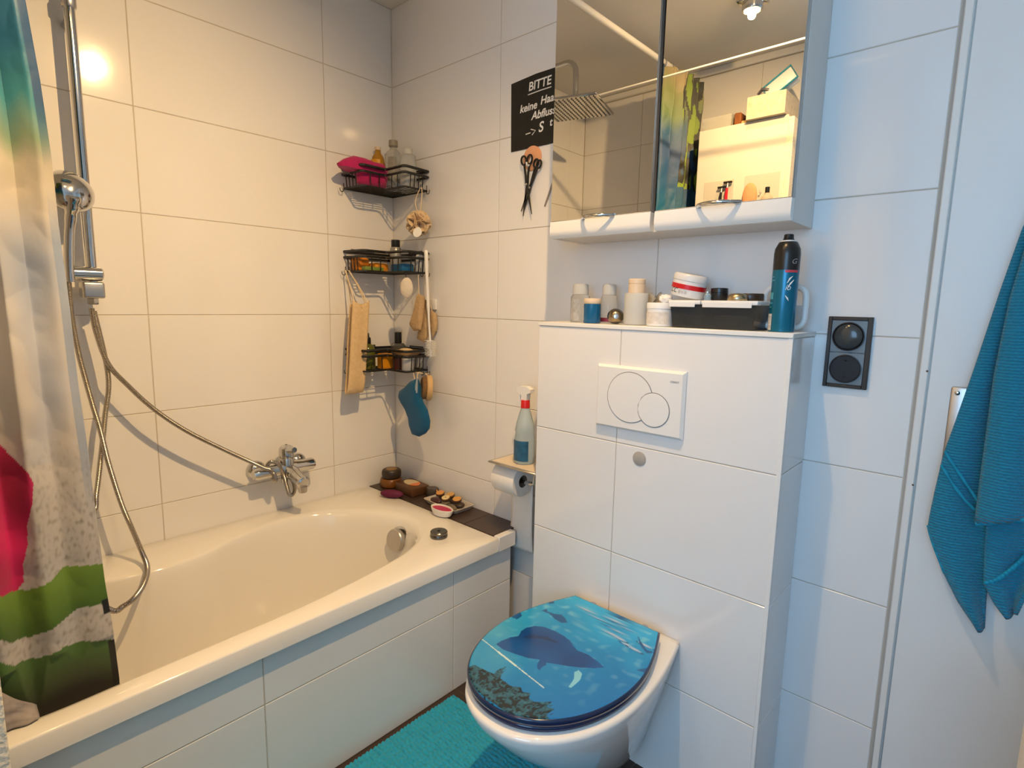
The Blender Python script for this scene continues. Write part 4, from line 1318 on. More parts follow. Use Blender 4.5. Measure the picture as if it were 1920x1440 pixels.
# tilted jar with the red band
p = on('y', -0.085, c8(972), 420 + 385 / 3.5556)
s = sc(p)
jr, jh = 112 / 3.5556 * s, 150 / 3.5556 * s
ax = Vector((0.20, 0.0, 0.98)).normalized()
jb = Vector((p[0] - 0.006, -0.085, LIDT + jr * 0.20 + 0.0008))
t = thing('cream_tub', tuple(jb), 'tilted white cream tub with a red band on the box lid', 'jar')
MB().lathe([(0, 0.0), (jr * 0.90, 0.0), (jr * 0.95, 0.003), (jr * 0.98, jh * 0.70)], jb, ax, 40).build('body', WHITEP, t)
MB().lathe([(jr * 0.985, jh * 0.34), (jr * 0.995, jh * 0.34), (jr * 0.999, jh * 0.54), (jr * 0.99, jh * 0.54)], jb, ax, 40).build('red_band', mat('red_print', rgb(196, 24, 30), 0.35), t)
MB().lathe([(jr * 0.97, jh * 0.70), (jr * 1.01, jh * 0.71), (jr * 1.01, jh * 0.90), (jr * 0.93, jh * 0.98), (jr * 0.8, jh), (0, jh)], jb, ax, 40).build('lid', mat('pale_grey_plastic', (0.66, 0.66, 0.66), 0.3), t)
u_, v_, w_ = frame_of(ax)


def onjar(p_, q_, n, a0=R(232)):
    a = a0 + p_ / jr
    return tuple(jb + (Vector((math.cos(a), math.sin(a), 0)) - ax * (math.cos(a) * ax.x)) * (jr * 0.985 + n) + ax * q_)


text('CC', 0.017, lambda a, b, n: onjar(a, b + jh * 0.14, n, R(222)), 'lettering', mat('black_print', (0.02, 0.02, 0.02), 0.5), t, shear=0.3)
for k in range(3):
    MB().add([onjar(0.0 + k * 0.008, jh * 0.14, 0.0006, R(262)), onjar(0.005 + k * 0.008, jh * 0.14, 0.0006, R(262)), onjar(0.005 + k * 0.008, jh * 0.26, 0.0006, R(262)), onjar(k * 0.008, jh * 0.26, 0.0006, R(262))],
             [[0, 1, 2, 3]]).build('small_print', LABEL_GREY, t, smooth=False)
# black pot, ring and brass dome
p = on('y', -0.080, c8(1172), 540)
r_, h_ = 56 / 3.5556 * sc(p), 84 / 3.5556 * sc(p)
bottle('small_pot', 'small black glossy pot on the box lid', 'jar', (p[0], -0.080, LIDT), [(0, 0.0005), (r_ * 0.9, 0.0005), (r_, 0.004), (r_, h_ * 0.6)], BLACK, [(r_ * 0.95, h_ * 0.6), (r_, h_ * 0.64), (r_ * 0.98, h_ * 0.95), (r_ * 0.85, h_), (0, h_)], BLACK)
p = on('y', -0.105, c8(1092), 545)
t = thing('glass_vial', (p[0], -0.105, LIDT), 'tiny pale blue glass vial beside the black pot', 'bottle')
MB().lathe([(0, 0.0004), (0.0075, 0.0004), (0.008, 0.002), (0.008, 0.013), (0.005, 0.016), (0.005, 0.018)], (p[0], -0.105, LIDT), seg=20).build('glass', mat('pale_blue_glass', (0.55, 0.72, 0.82), 0.08, trans=0.7), t)
MB().lathe([(0.0055, 0.018), (0.0055, 0.021), (0, 0.0215)], (p[0], -0.105, LIDT), seg=18).build('stopper', STEEL, t)
p = on('y', -0.090, c8(1352), 545)
r_ = 92 / 3.5556 * sc(p) * 0.92
bottle('tape_roll', 'flat dark brown roll lying at the end of the box lid', 'tape', (p[0] + 0.004, -0.075, LIDT), [(r_ * 0.45, 0.0005), (r_ * 0.96, 0.0005), (r_, 0.003), (r_, 0.014), (r_ * 0.95, 0.017), (r_ * 0.45, 0.017), (r_ * 0.45, 0.0005)],
       mat('dark_brown_tape', rgb(54, 42, 32), 0.3, var=0.3, vscale=40))
t = thing('brass_bowl', (p[0] - 0.008, -0.118, LIDT), 'small upturned brass coloured bowl before the brown roll', 'bowl')
MB().lathe([(0.0, 0.0004), (0.021, 0.0004), (0.022, 0.003), (0.021, 0.010), (0.017, 0.0145), (0.010, 0.0165), (0, 0.0172)], (p[0] - 0.008, -0.122, LIDT), seg=36).build('dome', mat('brass_dome', (0.50, 0.40, 0.25), 0.3, 1.0, var=0.2), t)

# aerosol can
x, r, h = spot(1487, 1683, -0.120, 55, 688)
r *= 0.82
t = thing('aerosol_can', (x, -0.120, BTZ), 'tall teal and black aerosol can at the right shelf end', 'spray can')
MB().lathe([(0, 0.001), (r * 0.93, 0.001), (r * 0.97, 0.0), (r, 0.004), (r, h * 0.635)], (x, -0.120, BTZ), seg=40).build('can', mat('teal_can', rgb(12, 104, 134), 0.25, 0.3, var=0.12, vscale=30), t)
MB().lathe([(r, h * 0.635), (r * 1.005, h * 0.64), (r * 1.005, h * 0.80), (r * 0.96, h * 0.85), (r * 0.72, h * 0.915), (r * 0.60, h * 0.925)], (x, -0.120, BTZ), seg=40).build('shoulder', BLACK, t)
MB().lathe([(r * 0.60, h * 0.921), (r * 0.62, h * 0.922), (r * 0.62, h * 0.934), (r * 0.58, h * 0.936)], (x, -0.120, BTZ), seg=32).build('collar_ring', WHITEP, t)
MB().lathe([(r * 0.52, h * 0.93), (r * 0.44, h * 0.945), (r * 0.38, h * 0.96), (r * 0.36, h * 0.995), (r * 0.30, h), (0, h)], (x, -0.120, BTZ), seg=28).build('nozzle', BLACK, t)


def oncan(p_, q_, n, a0=R(270)):
    a = a0 + p_ / r
    return (x + (r + 0.0004 + n) * math.cos(a), -0.120 + (r + 0.0004 + n) * math.sin(a), BTZ + q_)


def patch(name, a0, a1, z0, z1, m, n=0.0002):
    MB().grid(10, 3, lambda s_, v_: (x + (r + 0.0005 + n) * math.cos(R(a0 + (a1 - a0) * s_)), -0.120 + (r + 0.0005 + n) * math.sin(R(a0 + (a1 - a0) * s_)), BTZ + z0 + (z1 - z0) * v_)).build(name, m, t)


WPRINT = mat('white_print', (0.72, 0.76, 0.78), 0.5)
patch('red_strip', 283, 345, h * 0.608, h * 0.632, mat('pink_red_print', rgb(196, 62, 70), 0.4))
patch('barcode', 200, 238, h * 0.015, h * 0.185, mat('barcode', (0.6, 0.6, 0.58), 0.5, var=0.9, vscale=26, stretch=(1, 1, 40)), 0.0003)
text('io', 0.017, lambda a, b, n: oncan(a * 0.8, b + h * 0.43, n, R(288)), 'lettering', WPRINT, t, shear=0.35)
text('G', 0.015, lambda a, b, n: oncan(a, b + h * 0.695, n + 0.0005, R(305)), 'lettering', mat('grey_print', (0.3, 0.3, 0.3), 0.5), t, shear=0.3)
for z0, z1, a, b in ((0.56, 0.57, 205, 235), (0.525, 0.535, 205, 240), (0.29, 0.30, 205, 236), (0.25, 0.26, 205, 230), (0.335, 0.405, 212, 238)):
    patch('small_print', a, b, h * z0, h * z1, mat('faint_print', rgb(70, 150, 172), 0.5))
for k, pts in enumerate(([(296, 0.50), (306, 0.545), (318, 0.57)], [(300, 0.46), (312, 0.50), (326, 0.535)], [(292, 0.375), (302, 0.345), (308, 0.32)])):
    MB().tube([(x + (r + 0.0003) * math.cos(R(a)), -0.120 + (r + 0.0003) * math.sin(R(a)), BTZ + h * z) for a, z in pts], [0.0006, 0.0018, 0.0004], 6).build('swoosh', WPRINT, t)
# white handle ring behind the can
xa, xb = on('y', -0.055, c8(1448), 560)[0], on('y', -0.055, c8(1772), 560)[0]
s = sc((xb, -0.055, BT))
hh = 315 / 3.5556 * s
w2 = (xb - xa) / 2
cxx, rr = (xa + xb) / 2, 0.022
pts = []
for sx_, sz_, a0 in ((1, 1, 0), (-1, 1, 90), (-1, -1, 180), (1, -1, 270)):
    for k in range(6):
        a = R(a0 + 90 * k / 5)
        pts.append((cxx + sx_ * (w2 - 0.007 - rr) + rr * math.cos(a), -0.055, BTZ + hh / 2 + sz_ * (hh / 2 - 0.007 - rr) + rr * math.sin(a)))
t = thing('handle_frame', (cxx, -0.055, BTZ), 'white rounded plastic handle frame standing behind the aerosol can', 'handle')
o = MB().tube(pts, 0.0068, 12, closed=True).build('frame', WHITEP, t)
MB().lathe([(0.004, 0), (0.004, 0.001), (0, 0.001)], (xb - 0.035, -0.0615, BTZ + hh * 0.80), (0, -1, 0), 12).build('rivet', STEEL, t)
MB().box(xa + 0.006, xb - 0.006, -0.056, -0.054, BTZ + 0.012, BTZ + hh * 0.55).build('plate', mat('clear_sheet', (0.85, 0.86, 0.86), 0.15, trans=0.7, ior=1.2), t, smooth=False)

# ------------------------------------------------------------------ corner baskets
LA = [(0.005, -0.232), (0.118, -0.226), (0.126, -0.216), (0.123, -0.130), (0.132, -0.121), (0.226, -0.121), (0.236, -0.112), (0.227, -0.005)]
LB = LA + [(0.007, -0.005)]


def basket(z0, z1, label):
    t = thing('corner_basket', (0.1, -0.1, z0), label, 'basket', 'black corner baskets')
    for z, r_, nm in ((z1, 0.0052, 'top_rail'), (z1 - 0.021, 0.0048, 'middle_rail')):
        MB().tube([(x_, y_, z) for x_, y_ in LB], r_, 8, closed=True).build(nm, BLKWIRE, t)
    MB().tube([(x_ * 0.97 + 0.003, y_ * 0.97 - 0.003, z0 + 0.003) for x_, y_ in LB], 0.0034, 8, closed=True).build('base_frame', BLKWIRE, t)
    for x_, y_ in [(0.025, -0.231), (0.045, -0.230), (0.065, -0.229), (0.085, -0.228), (0.124, -0.19), (0.123, -0.15), (0.160, -0.121), (0.195, -0.121), (0.233, -0.090), (0.232, -0.070), (0.231, -0.050), (0.229, -0.030)]:
        bx_, by_ = x_ * 0.97 + 0.003, y_ * 0.97 - 0.003
        MB().tube([(x_, y_, z1 - 0.019), (bx_, by_, z0 + 0.003)], 0.0021, 6).build('upright', BLKWIRE, t)
    for k in range(7):
        x_ = 0.015 + 0.015 * k
        MB().tube([(x_, -0.226, z0 + 0.003), (x_, -0.008, z0 + 0.003)], 0.0016, 6).build('base_wire', BLKWIRE, t)
    for k in range(6):
        y_ = -0.015 - 0.018 * k
        MB().tube([(0.115, y_, z0 + 0.003), (0.229, y_, z0 + 0.003)], 0.0016, 6).build('base_wire', BLKWIRE, t)
    for pts in ([(0.004, -0.200, z1), (0.004, -0.200, z1 + 0.010), (0.004, -0.100, z1 + 0.010), (0.004, -0.100, z1)], [(0.190, -0.004, z1), (0.190, -0.004, z1 + 0.010), (0.110, -0.004, z1 + 0.010), (0.110, -0.004, z1)]):
        MB().tube(pts, 0.0024, 6).build('wall_loop', BLKWIRE, t)
    for x_, y_ in ((0.020, -0.237), (0.238, -0.020), (0.238, -0.050)):   # little hooks under the ends
        dx_, dy_ = (0, -1) if x_ < 0.1 else (1, 0)
        MB().tube(spline([(x_, y_, z0 + 0.02), (x_, y_, z0 - 0.004), (x_ + dx_ * 0.006, y_ + dy_ * 0.006, z0 - 0.012), (x_ + dx_ * 0.014, y_ + dy_ * 0.014, z0 - 0.008), (x_ + dx_ * 0.015, y_ + dy_ * 0.015, z0 + 0.002)], 4), 0.0015, 6).build('hook', BLKWIRE, t)
    return t


Z1, Z2, Z3 = (1.662, 1.736), (1.357, 1.434), (0.981, 1.062)
basket(*Z1, 'black wire corner basket holding the magenta sponge and glass bottles')
basket(*Z2, 'black wire corner basket holding orange and blue packets')
basket(*Z3, 'black wire corner basket holding the soap dish and dark bottles')


def c3p(x_, y_):
    return 600 + x_ / 4.8, 220 + y_ / 4.8


def c4p(x_, y_):
    return 600 + x_ / 3.789, 450 + y_ / 3.789


zb = Z1[0] + 0.005
MAG = mat('magenta_sponge', rgb(176, 16, 92), 0.85, bump=0.6, bscale=120, var=0.15, vscale=50, sheen=0.3)
poly = [on('x', 0.084, *c3p(a, b)) for a, b in ((150, 410), (200, 375), (290, 352), (380, 365), (460, 400), (560, 430), (600, 480), (600, 560), (590, 635), (480, 632), (380, 620), (340, 580), (330, 520), (290, 470), (200, 450), (165, 440))]
poly = [(0.084, q_[1], max(q_[2], zb + 0.003)) for q_ in poly]
MB().pillow(poly, 0.030, (1, 0.0, 0.1), c=(0.084, -0.155, 1.715)).noise(0.004, 30).build('bath_sponge', MAG, None, label='magenta soft sponge spilling over the end of the corner basket', cat='sponge')
bottle('glass_flask', 'round flask with amber yellow label in the corner basket', 'bottle', (0.032, -0.092, zb), [(0, 0.001), (0.022, 0.001), (0.026, 0.005), (0.0275, 0.05), (0.0275, 0.105), (0.022, 0.132), (0.012, 0.146), (0.010, 0.158)],
       mat('amber_glass', rgb(216, 162, 60), 0.1, trans=0.5, ior=1.3, var=0.15), [(0.011, 0.158), (0.012, 0.159), (0.012, 0.170), (0, 0.171)], BEIGE, mat('yellow_print', rgb(224, 158, 22), 0.4, var=0.35, vscale=40), (0.028, 0.03, 0.12, 230, 345))
bottle('glass_flask', 'clear glass flask with a cork and dark label print', 'bottle', (0.090, -0.062, zb), [(0, 0.001), (0.027, 0.001), (0.030, 0.005), (0.0315, 0.06), (0.0315, 0.122), (0.026, 0.146), (0.0135, 0.158), (0.0125, 0.172)],
       mat('clear_flask', (0.88, 0.90, 0.88), 0.08, trans=0.8, ior=1.3), [(0.0140, 0.166), (0.0175, 0.170), (0.0165, 0.190), (0, 0.191)], mat('grey_cork', rgb(150, 142, 126), 0.6, var=0.2), mat('flask_print', rgb(150, 146, 136), 0.5, var=0.8, vscale=38), (0.032, 0.045, 0.125, 285, 345))
bottle('glass_flask', 'small stepped clear bottle with a domed cap in the corner basket', 'bottle', (0.172, -0.055, zb), [(0, 0.001), (0.029, 0.001), (0.031, 0.004), (0.031, 0.098), (0.0285, 0.104), (0.0285, 0.122), (0.026, 0.126)],
       mat('clear_grey_bottle', (0.72, 0.74, 0.74), 0.12, trans=0.6, ior=1.3), [(0.0155, 0.126), (0.0165, 0.127), (0.016, 0.146), (0.011, 0.152), (0, 0.153)], FROST)
zb = Z2[0] + 0.005
ORN = mat('orange_patterned_pack', rgb(206, 124, 28), 0.5, var=0.75, vscale=55)
for k, (a, m_k, lab) in enumerate((((0.018, 0.075, -0.215, -0.165, 0.050), ORN, 'orange and brown patterned packet at the basket end'),
                                    ((0.030, 0.100, -0.158, -0.096, 0.032), mat('amber_sponge', rgb(214, 138, 30), 0.7, var=0.35, vscale=40), 'amber coloured oblong sponge in the middle of the basket'))):
    MB().box(a[0], a[1], a[2], a[3], zb + 0.001, zb + a[4], b=0.008, seg=2).noise(0.003, 40, k).build('packet' if k == 0 else 'sponge_bar', m_k, None, label=lab, cat='packet' if k == 0 else 'sponge')
MB().box(0.088, 0.116, -0.212, -0.130, zb + 0.001, zb + 0.016, b=0.004, seg=2).build('soap_bar', mat('green_soap', rgb(112, 134, 60), 0.5, var=0.1), None, label='flat green soap bar along the edge of the basket', cat='soap')
MB().box(0.120, 0.200, -0.104, -0.050, zb + 0.001, zb + 0.030, b=0.006, seg=2).noise(0.002, 40).build('packet', mat('blue_pack', rgb(26, 100, 150), 0.4, var=0.3, vscale=30), None, label='bright blue packet in the basket by the wall', cat='packet')
bottle('toiletry_bottle', 'slim grey bottle with a black cap standing in the corner', 'bottle', (0.075, -0.045, zb), [(0, 0.001), (0.020, 0.001), (0.022, 0.004), (0.022, 0.092), (0.018, 0.100)], mat('silver_grey_plastic', rgb(150, 150, 150), 0.3, 0.3),
       [(0.0165, 0.098), (0.0175, 0.10), (0.0170, 0.128), (0, 0.130)], BLACK)
bottle('glass_flask', 'clear tube bottle with pale stripes lying low in the basket end', 'bottle', (0.205, -0.030, zb), [(0, 0.001), (0.016, 0.001), (0.017, 0.004), (0.017, 0.050), (0.012, 0.056)], mat('pale_striped', rgb(186, 190, 196), 0.3, var=0.5, vscale=80),
       [(0.012, 0.055), (0.013, 0.057), (0.012, 0.066), (0, 0.067)], WHITEP)
zb = Z3[0] + 0.005
bottle('oil_bottle', 'olive green glass bottle with a dark dropper cap', 'bottle', (0.065, -0.175, zb), [(0, 0.001), (0.026, 0.001), (0.029, 0.005), (0.029, 0.075), (0.022, 0.092), (0.011, 0.10)], mat('olive_glass', rgb(108, 112, 40), 0.1, trans=0.35, var=0.2),
       [(0.012, 0.098), (0.013, 0.10), (0.0125, 0.122), (0.007, 0.126), (0.006, 0.140), (0, 0.142)], BLACK)
MB().box(0.075, 0.116, -0.140, -0.094, zb + 0.001, zb + 0.060, b=0.003).build('carton', mat('yellow_carton', rgb(214, 140, 20), 0.5, var=0.35, vscale=45), None, label='yellow carton in the lower corner basket beside the olive bottle', cat='box')
bottle('toiletry_bottle', 'smoky grey perfume bottle with a tall black cap', 'bottle', (0.092, -0.050, zb), [(0, 0.001), (0.028, 0.001), (0.030, 0.005), (0.030, 0.088), (0.022, 0.098)], mat('smoky_glass', (0.10, 0.10, 0.10), 0.12, trans=0.3),
       [(0.0135, 0.098), (0.0145, 0.10), (0.014, 0.142), (0, 0.144)], BLACK)
bottle('cosmetic_pot', 'red brown cosmetic pot in the lower corner basket', 'jar', (0.150, -0.090, zb), [(0, 0.001), (0.022, 0.001), (0.024, 0.004), (0.024, 0.045)], mat('red_brown', rgb(84, 34, 28), 0.35), [(0.0245, 0.045), (0.025, 0.047), (0.0245, 0.056), (0, 0.057)], BLACK)
bottle('cosmetic_pot', 'pale grey cosmetic pot under the soap dish', 'jar', (0.202, -0.086, zb), [(0, 0.001), (0.022, 0.001), (0.024, 0.004), (0.024, 0.045)], mat('pale_pot', rgb(176, 176, 178), 0.35), [(0.0245, 0.045), (0.025, 0.047), (0.0245, 0.056), (0, 0.057)], WHITEP)
t = thing('soap_dish', (0.170, -0.075, zb + 0.058), 'tan wooden soap dish resting on pots in the lower basket', 'soap dish')
MB().lathe([(0, 0.0), (0.044, 0.0), (0.050, 0.006), (0.052, 0.017), (0.049, 0.017), (0.045, 0.008), (0, 0.006)], (0.172, -0.066, zb + 0.0585), seg=36).build('dish', mat('tan_wood', rgb(176, 140, 100), 0.6, var=0.25, vscale=30), t)
MB().ell((0.168, -0.068, zb + 0.074), (0.034, 0.024, 0.010), 24, 12).build('soap', mat('cream_soap', rgb(214, 190, 150), 0.5, var=0.15), t)

# ------------------------------------------------------------------ things hanging from the baskets
LOOF = mat('loofah_fabric', rgb(218, 188, 144), 0.95, bump=0.7, bscale=220, bdist=0.003, var=0.2, vscale=90)
ROPE = mat('cotton_cord', rgb(222, 200, 168), 0.9)
t = thing('back_strap', (0.08, -0.245, 0.895), 'long beige loofah back strap hanging from the middle basket', 'back strap')
zt, zl = 1.250, 0.905
path = [(0.106, -0.225, zt), (0.108, -0.235, 1.15), (0.108, -0.245, 1.02), (0.106, -0.252, 0.94), (0.098, -0.254, zl + 0.004), (0.085, -0.252, zl - 0.006), (0.072, -0.248, zl + 0.006), (0.066, -0.238, 0.97), (0.064, -0.228, 1.10), (0.066, -0.214, zt - 0.012)]
sp_ = spline(path, 6)
ns = len(sp_)


def strapf(s, v):
    p_ = sp_[min(ns - 1, int(round(v * (ns - 1))))]
    return (p_.x + 0.002 * math.sin(s * 6), p_.y - 0.036 + 0.072 * s, p_.z + (0.018 * (1 - abs(s - 0.5) * 2) * -1 if v < 0.02 else 0))


o = MB().grid(12, ns, strapf).build('band', LOOF, t, angle=180)
md = o.modifiers.new('thickness', 'SOLIDIFY')
md.thickness = 0.006
for s, (a, b) in enumerate((((0.106, -0.255), (0.030, -0.244)), ((0.106, -0.197), (0.045, -0.240)), ((0.066, -0.246), (0.035, -0.244)), ((0.066, -0.182), (0.050, -0.240)))):
    MB().tube([(a[0], a[1], zt - 0.008), ((a[0] + b[0]) / 2, (a[1] + b[1]) / 2, (zt + 1.368) / 2), (b[0], b[1], 1.362)], 0.0022, 8).build('cord', ROPE, t)
p = on('y', -0.06, *c3p(890, 955))
t = thing('shower_puff', (p[0], -0.06, 1.48), 'cream ruffled shower puff hanging from the top corner basket', 'puff')
PUFF = mat('cream_mesh', rgb(220, 194, 158), 0.9, bump=0.5, bscale=150, var=0.2, vscale=40)
for k in range(7):
    a = k * math.pi / 7
    nrm = Vector((math.cos(a) * 0.9, math.sin(a) * 0.9, 0.35 * math.sin(k * 2.1))).normalized()
    uu, vv, ww = frame_of(nrm)
    cc = Vector((p[0], -0.062, p[2]))

    def rf(s, v, uu=uu, vv=vv, ww=ww, k=k):
        rad = 0.006 + 0.040 * v
        an = 2 * math.pi * s
        return tuple(cc + (uu * math.cos(an) + vv * math.sin(an)) * rad + ww * (0.012 * v * math.sin(an * 6 + k * 1.7) + 0.006 * v * math.sin(an * 11 + k)))
    o = MB().grid(72, 6, rf, cu=True).build('ruffle', PUFF, t, angle=180)
    md = o.modifiers.new('thickness', 'SOLIDIFY')
    md.thickness = 0.0012
a_, b_ = on('y', -0.05, *c3p(860, 560)), on('y', -0.05, *c3p(905, 660))
MB().tube(spline([(p[0], -0.06, p[2] + 0.03), (a_[0] + 0.004, -0.055, 1.62), (0.240, -0.051, 1.668), (0.250, -0.052, 1.650), (p[0] + 0.006, -0.058, p[2] + 0.035)], 5), 0.0017, 8).build('cord', ROPE, t)
q_ = on('y', -0.105, *c3p(878, 1035))
MB().lathe([(0.018, 0), (0.018, 0.002), (0, 0.0022)], tuple(q_), (0.3, -0.9, 0.2), 28, sx=1.0).build('tag', WHITEP, t)
# white brush
t = thing('bottle_brush', (0.288, -0.05, 1.035), 'white long handled bottle brush hanging on the middle basket end', 'brush')
MB().tube(spline([(0.262, -0.045, 1.415), (0.262, -0.047, 1.432), (0.270, -0.052, 1.438), (0.277, -0.055, 1.425), (0.280, -0.055, 1.36), (0.285, -0.054, 1.26), (0.290, -0.052, 1.16), (0.293, -0.05, 1.10), (0.296, -0.05, 1.045)], 4),
          [0.005] * 10 + [0.0075] * 6 + [0.006] * 6 + [0.004] * 6 + [0.0045] * 5, 12).build('handle', WHITEP, t)
mb = MB()
for k in range(84):
    zc = 1.046 + 0.060 * (k / 84)
    a = k * 2.399
    L_ = 0.021 + 0.003 * math.sin(k)
    d = Vector((math.cos(a), math.sin(a), 0.05))
    b0 = Vector((0.2955, -0.05, zc))
    mb.tube([b0, b0 + d * L_], [0.0012, 0.0008], 4)
mb.build('bristles', WHITEP, t, kind='stuff')
# pumice on a hook
q_ = on('y', -0.10, *c4p(643, 340))
t = thing('pumice_stone', (q_[0], -0.115, 1.262), 'small white oval pumice stone on a black cord', 'pumice')
MB().ell((q_[0], -0.118, q_[2]), (0.024, 0.011, 0.037), 24, 16, M=Matrix.Rotation(R(38), 3, 'Z')).noise(0.0012, 90).build('stone', mat('white_pumice', rgb(214, 204, 190), 0.95, bump=0.6, bscale=150, var=0.12, vscale=60), t)
MB().tube(spline([(q_[0], -0.118, q_[2] + 0.036), (q_[0] - 0.004, -0.120, 1.350), (q_[0] - 0.002, -0.119, 1.362)], 4), 0.0015, 6).build('cord', BLACK, t)
# dried sponge gourds, white clip
SPG = mat('dried_luffa', rgb(192, 162, 122), 0.95, bump=0.8, bscale=110, bdist=0.004, var=0.25, vscale=45)
for k, (pts, th, y_, lab) in enumerate(((((700, 380), (740, 395), (735, 470), (725, 560), (715, 640), (670, 645), (640, 605), (665, 520), (680, 440)), 0.012, -0.062, 'wrinkled tan luffa sponge with a bent lower end'),
                                        (((735, 420), (770, 430), (775, 520), (770, 620), (765, 690), (740, 725), (695, 700), (715, 640), (725, 540)), 0.012, -0.034, 'tan luffa sponge strip behind the bottle brush'),
                                        (((795, 500), (820, 520), (828, 580), (826, 640), (805, 690), (790, 640), (788, 560)), 0.010, -0.016, 'small tan sponge hanging from the white wall clip'))):
    t = thing('luffa_sponge', on('y', y_, *c4p(720 + 20 * k, 700)), lab, 'sponge', 'tan sponges by the bottle brush')
    MB().pillow([on('y', y_, *c4p(a, b)) for a, b in pts], th, (0, 1, 0)).noise(0.003, 55, k).build('sponge', SPG, t)
    tp = on('y', y_, *c4p(*pts[0]))
    if k < 2:
        MB().tube([tuple(Vector(tp) + Vector((0.004, 0, -0.006))), (0.238, y_, 1.352)], 0.0015, 6).build('cord', ROPE, t)
    else:
        MB().tube([tuple(Vector(tp) + Vector((0.003, 0, -0.006))), (0.256, -0.018, 1.240)], 0.0015, 6).build('cord', ROPE, t)
MB().box(0.235, 0.277, -0.0105, -0.0005, 1.221, 1.262, b=0.003, seg=2).build('wall_clip', WHITEP, None, label='small white square adhesive clip on the tiles behind the brush', cat='clip')
# blue mitt
BLUE = mat('petrol_blue_terry', rgb(2, 82, 124), 0.95, bump=0.6, bscale=200, var=0.15, vscale=80, sheen=0.15)
t = thing('bath_mitt', (0.24, -0.09, 0.73), 'petrol blue terry bath mitt hanging from the lowest basket', 'mitt')
pts = ((648, 1005), (690, 985), (706, 1040), (706, 1090), (725, 1150), (760, 1215), (776, 1290), (774, 1340), (750, 1380), (705, 1398), (665, 1382), (645, 1330), (636, 1270), (612, 1200), (575, 1140), (557, 1108), (570, 1070), (605, 1045))
P_ = [on('y', -0.088, *c4p(a, b)) for a, b in pts]
MB().pillow(P_, 0.020, (0, 1, 0), c=on('y', -0.088, *c4p(682, 1200))).noise(0.003, 30).build('mitt', BLUE, t)
MB().tube([tuple(on('y', -0.098, *c4p(a, b))) for a, b in ((690, 985), (686, 1030), (684, 1085))], [0.003, 0.005, 0.006], 8).build('fold', mat('grey_lining', rgb(150, 160, 172), 0.9), t)
MB().tube(spline([on('y', -0.088, *c4p(676, 995)), on('y', -0.075, *c4p(668, 940)), (0.252, -0.052, 0.974), on('y', -0.075, *c4p(700, 940)), on('y', -0.088, *c4p(688, 990))], 5), 0.0016, 6).build('cord', ROPE, t)
# wooden bath brush
q_ = on('y', -0.055, *c4p(752, 1050))
t = thing('bath_brush', (q_[0], -0.05, 0.875), 'round wooden body brush behind the blue mitt', 'brush')
nb = Vector((-0.50, -0.84, 0.05)).normalized()
MB().lathe([(0.047, 0.0), (0.050, 0.004), (0.050, 0.016), (0.046, 0.020), (0, 0.020)], Vector(q_) - nb * 0.020, nb, 40).build('wooden_back', mat('pale_brush_wood', rgb(206, 170, 120), 0.5, var=0.2, vscale=14), t)
MB().lathe([(0.043, 0.0), (0.044, 0.012), (0.040, 0.016), (0, 0.017)], Vector(q_), nb, 36).build('bristle_pad', mat('brown_bristle', rgb(128, 96, 62), 0.95, bump=1.0, bscale=260, bdist=0.004, var=0.4, vscale=150), t)
MB().tube(spline([(q_[0] + 0.004, -0.045, q_[2] + 0.046), (0.258, -0.046, 0.975), (0.252, -0.022, 0.972)], 4), 0.0018, 6).build('cord', ROPE, t)

# ------------------------------------------------------------------ stones and dishes on the ledge
def c5(x_, y_, z=RIM):
    p_ = on('z', z, 680 + x_ / 6, 860 + y_ / 6)
    return float(p_[0]), float(p_[1])


LT = RIM + 0.0006


def puck(name, label, cat_, c, r, h, m, top=None, sx=1.0, rot=0.0, group=None):
    t = thing(name, c, label, cat_, group)
    M = Matrix.Rotation(rot, 3, 'Z')
    prof = [(0, 0), (0.86, 0.0), (0.97, 0.12), (1.0, 0.4), (1.0, 0.6), (0.96, 0.88), (0.86, 1.0), (0, 1.0)]
    mb = MB()
    n = 36
    vs, fs = [], []
    for a, b in prof[1:-1]:
        for k in range(n):
            q = 2 * math.pi * k / n
            v = M @ Vector((r * sx * a * math.cos(q), r * a * math.sin(q), 0))
            vs.append((c[0] + v.x, c[1] + v.y, c[2] + h * b))
    for j in range(len(prof) - 3):
        for k in range(n):
            k2 = (k + 1) % n
            fs.append([j * n + k, j * n + k2, (j + 1) * n + k2, (j + 1) * n + k])
    fs.append(list(range(n))[::-1])
    fs.append([(len(prof) - 3) * n + k for k in range(n)])
    mb.add(vs, fs).noise(0.001, 60, c[0] * 50).build('body', m, t)
    if top:
        tm, tr_ = top
        vs = [(c[0] + (M @ Vector((r * sx * tr_ * math.cos(2 * math.pi * k / n), r * tr_ * math.sin(2 * math.pi * k / n), 0))).x,
               c[1] + (M @ Vector((r * sx * tr_ * math.cos(2 * math.pi * k / n), r * tr_ * math.sin(2 * math.pi * k / n), 0))).y, c[2] + h) for k in range(n)]
        MB().add(vs + [(x_, y_, z_ + 0.0018) for x_, y_, z_ in vs], [list(range(n, 2 * n))] + [[k, (k + 1) % n, n + (k + 1) % n, n + k] for k in range(n)]).build('inlay', tm, t, smooth=False)
    return t


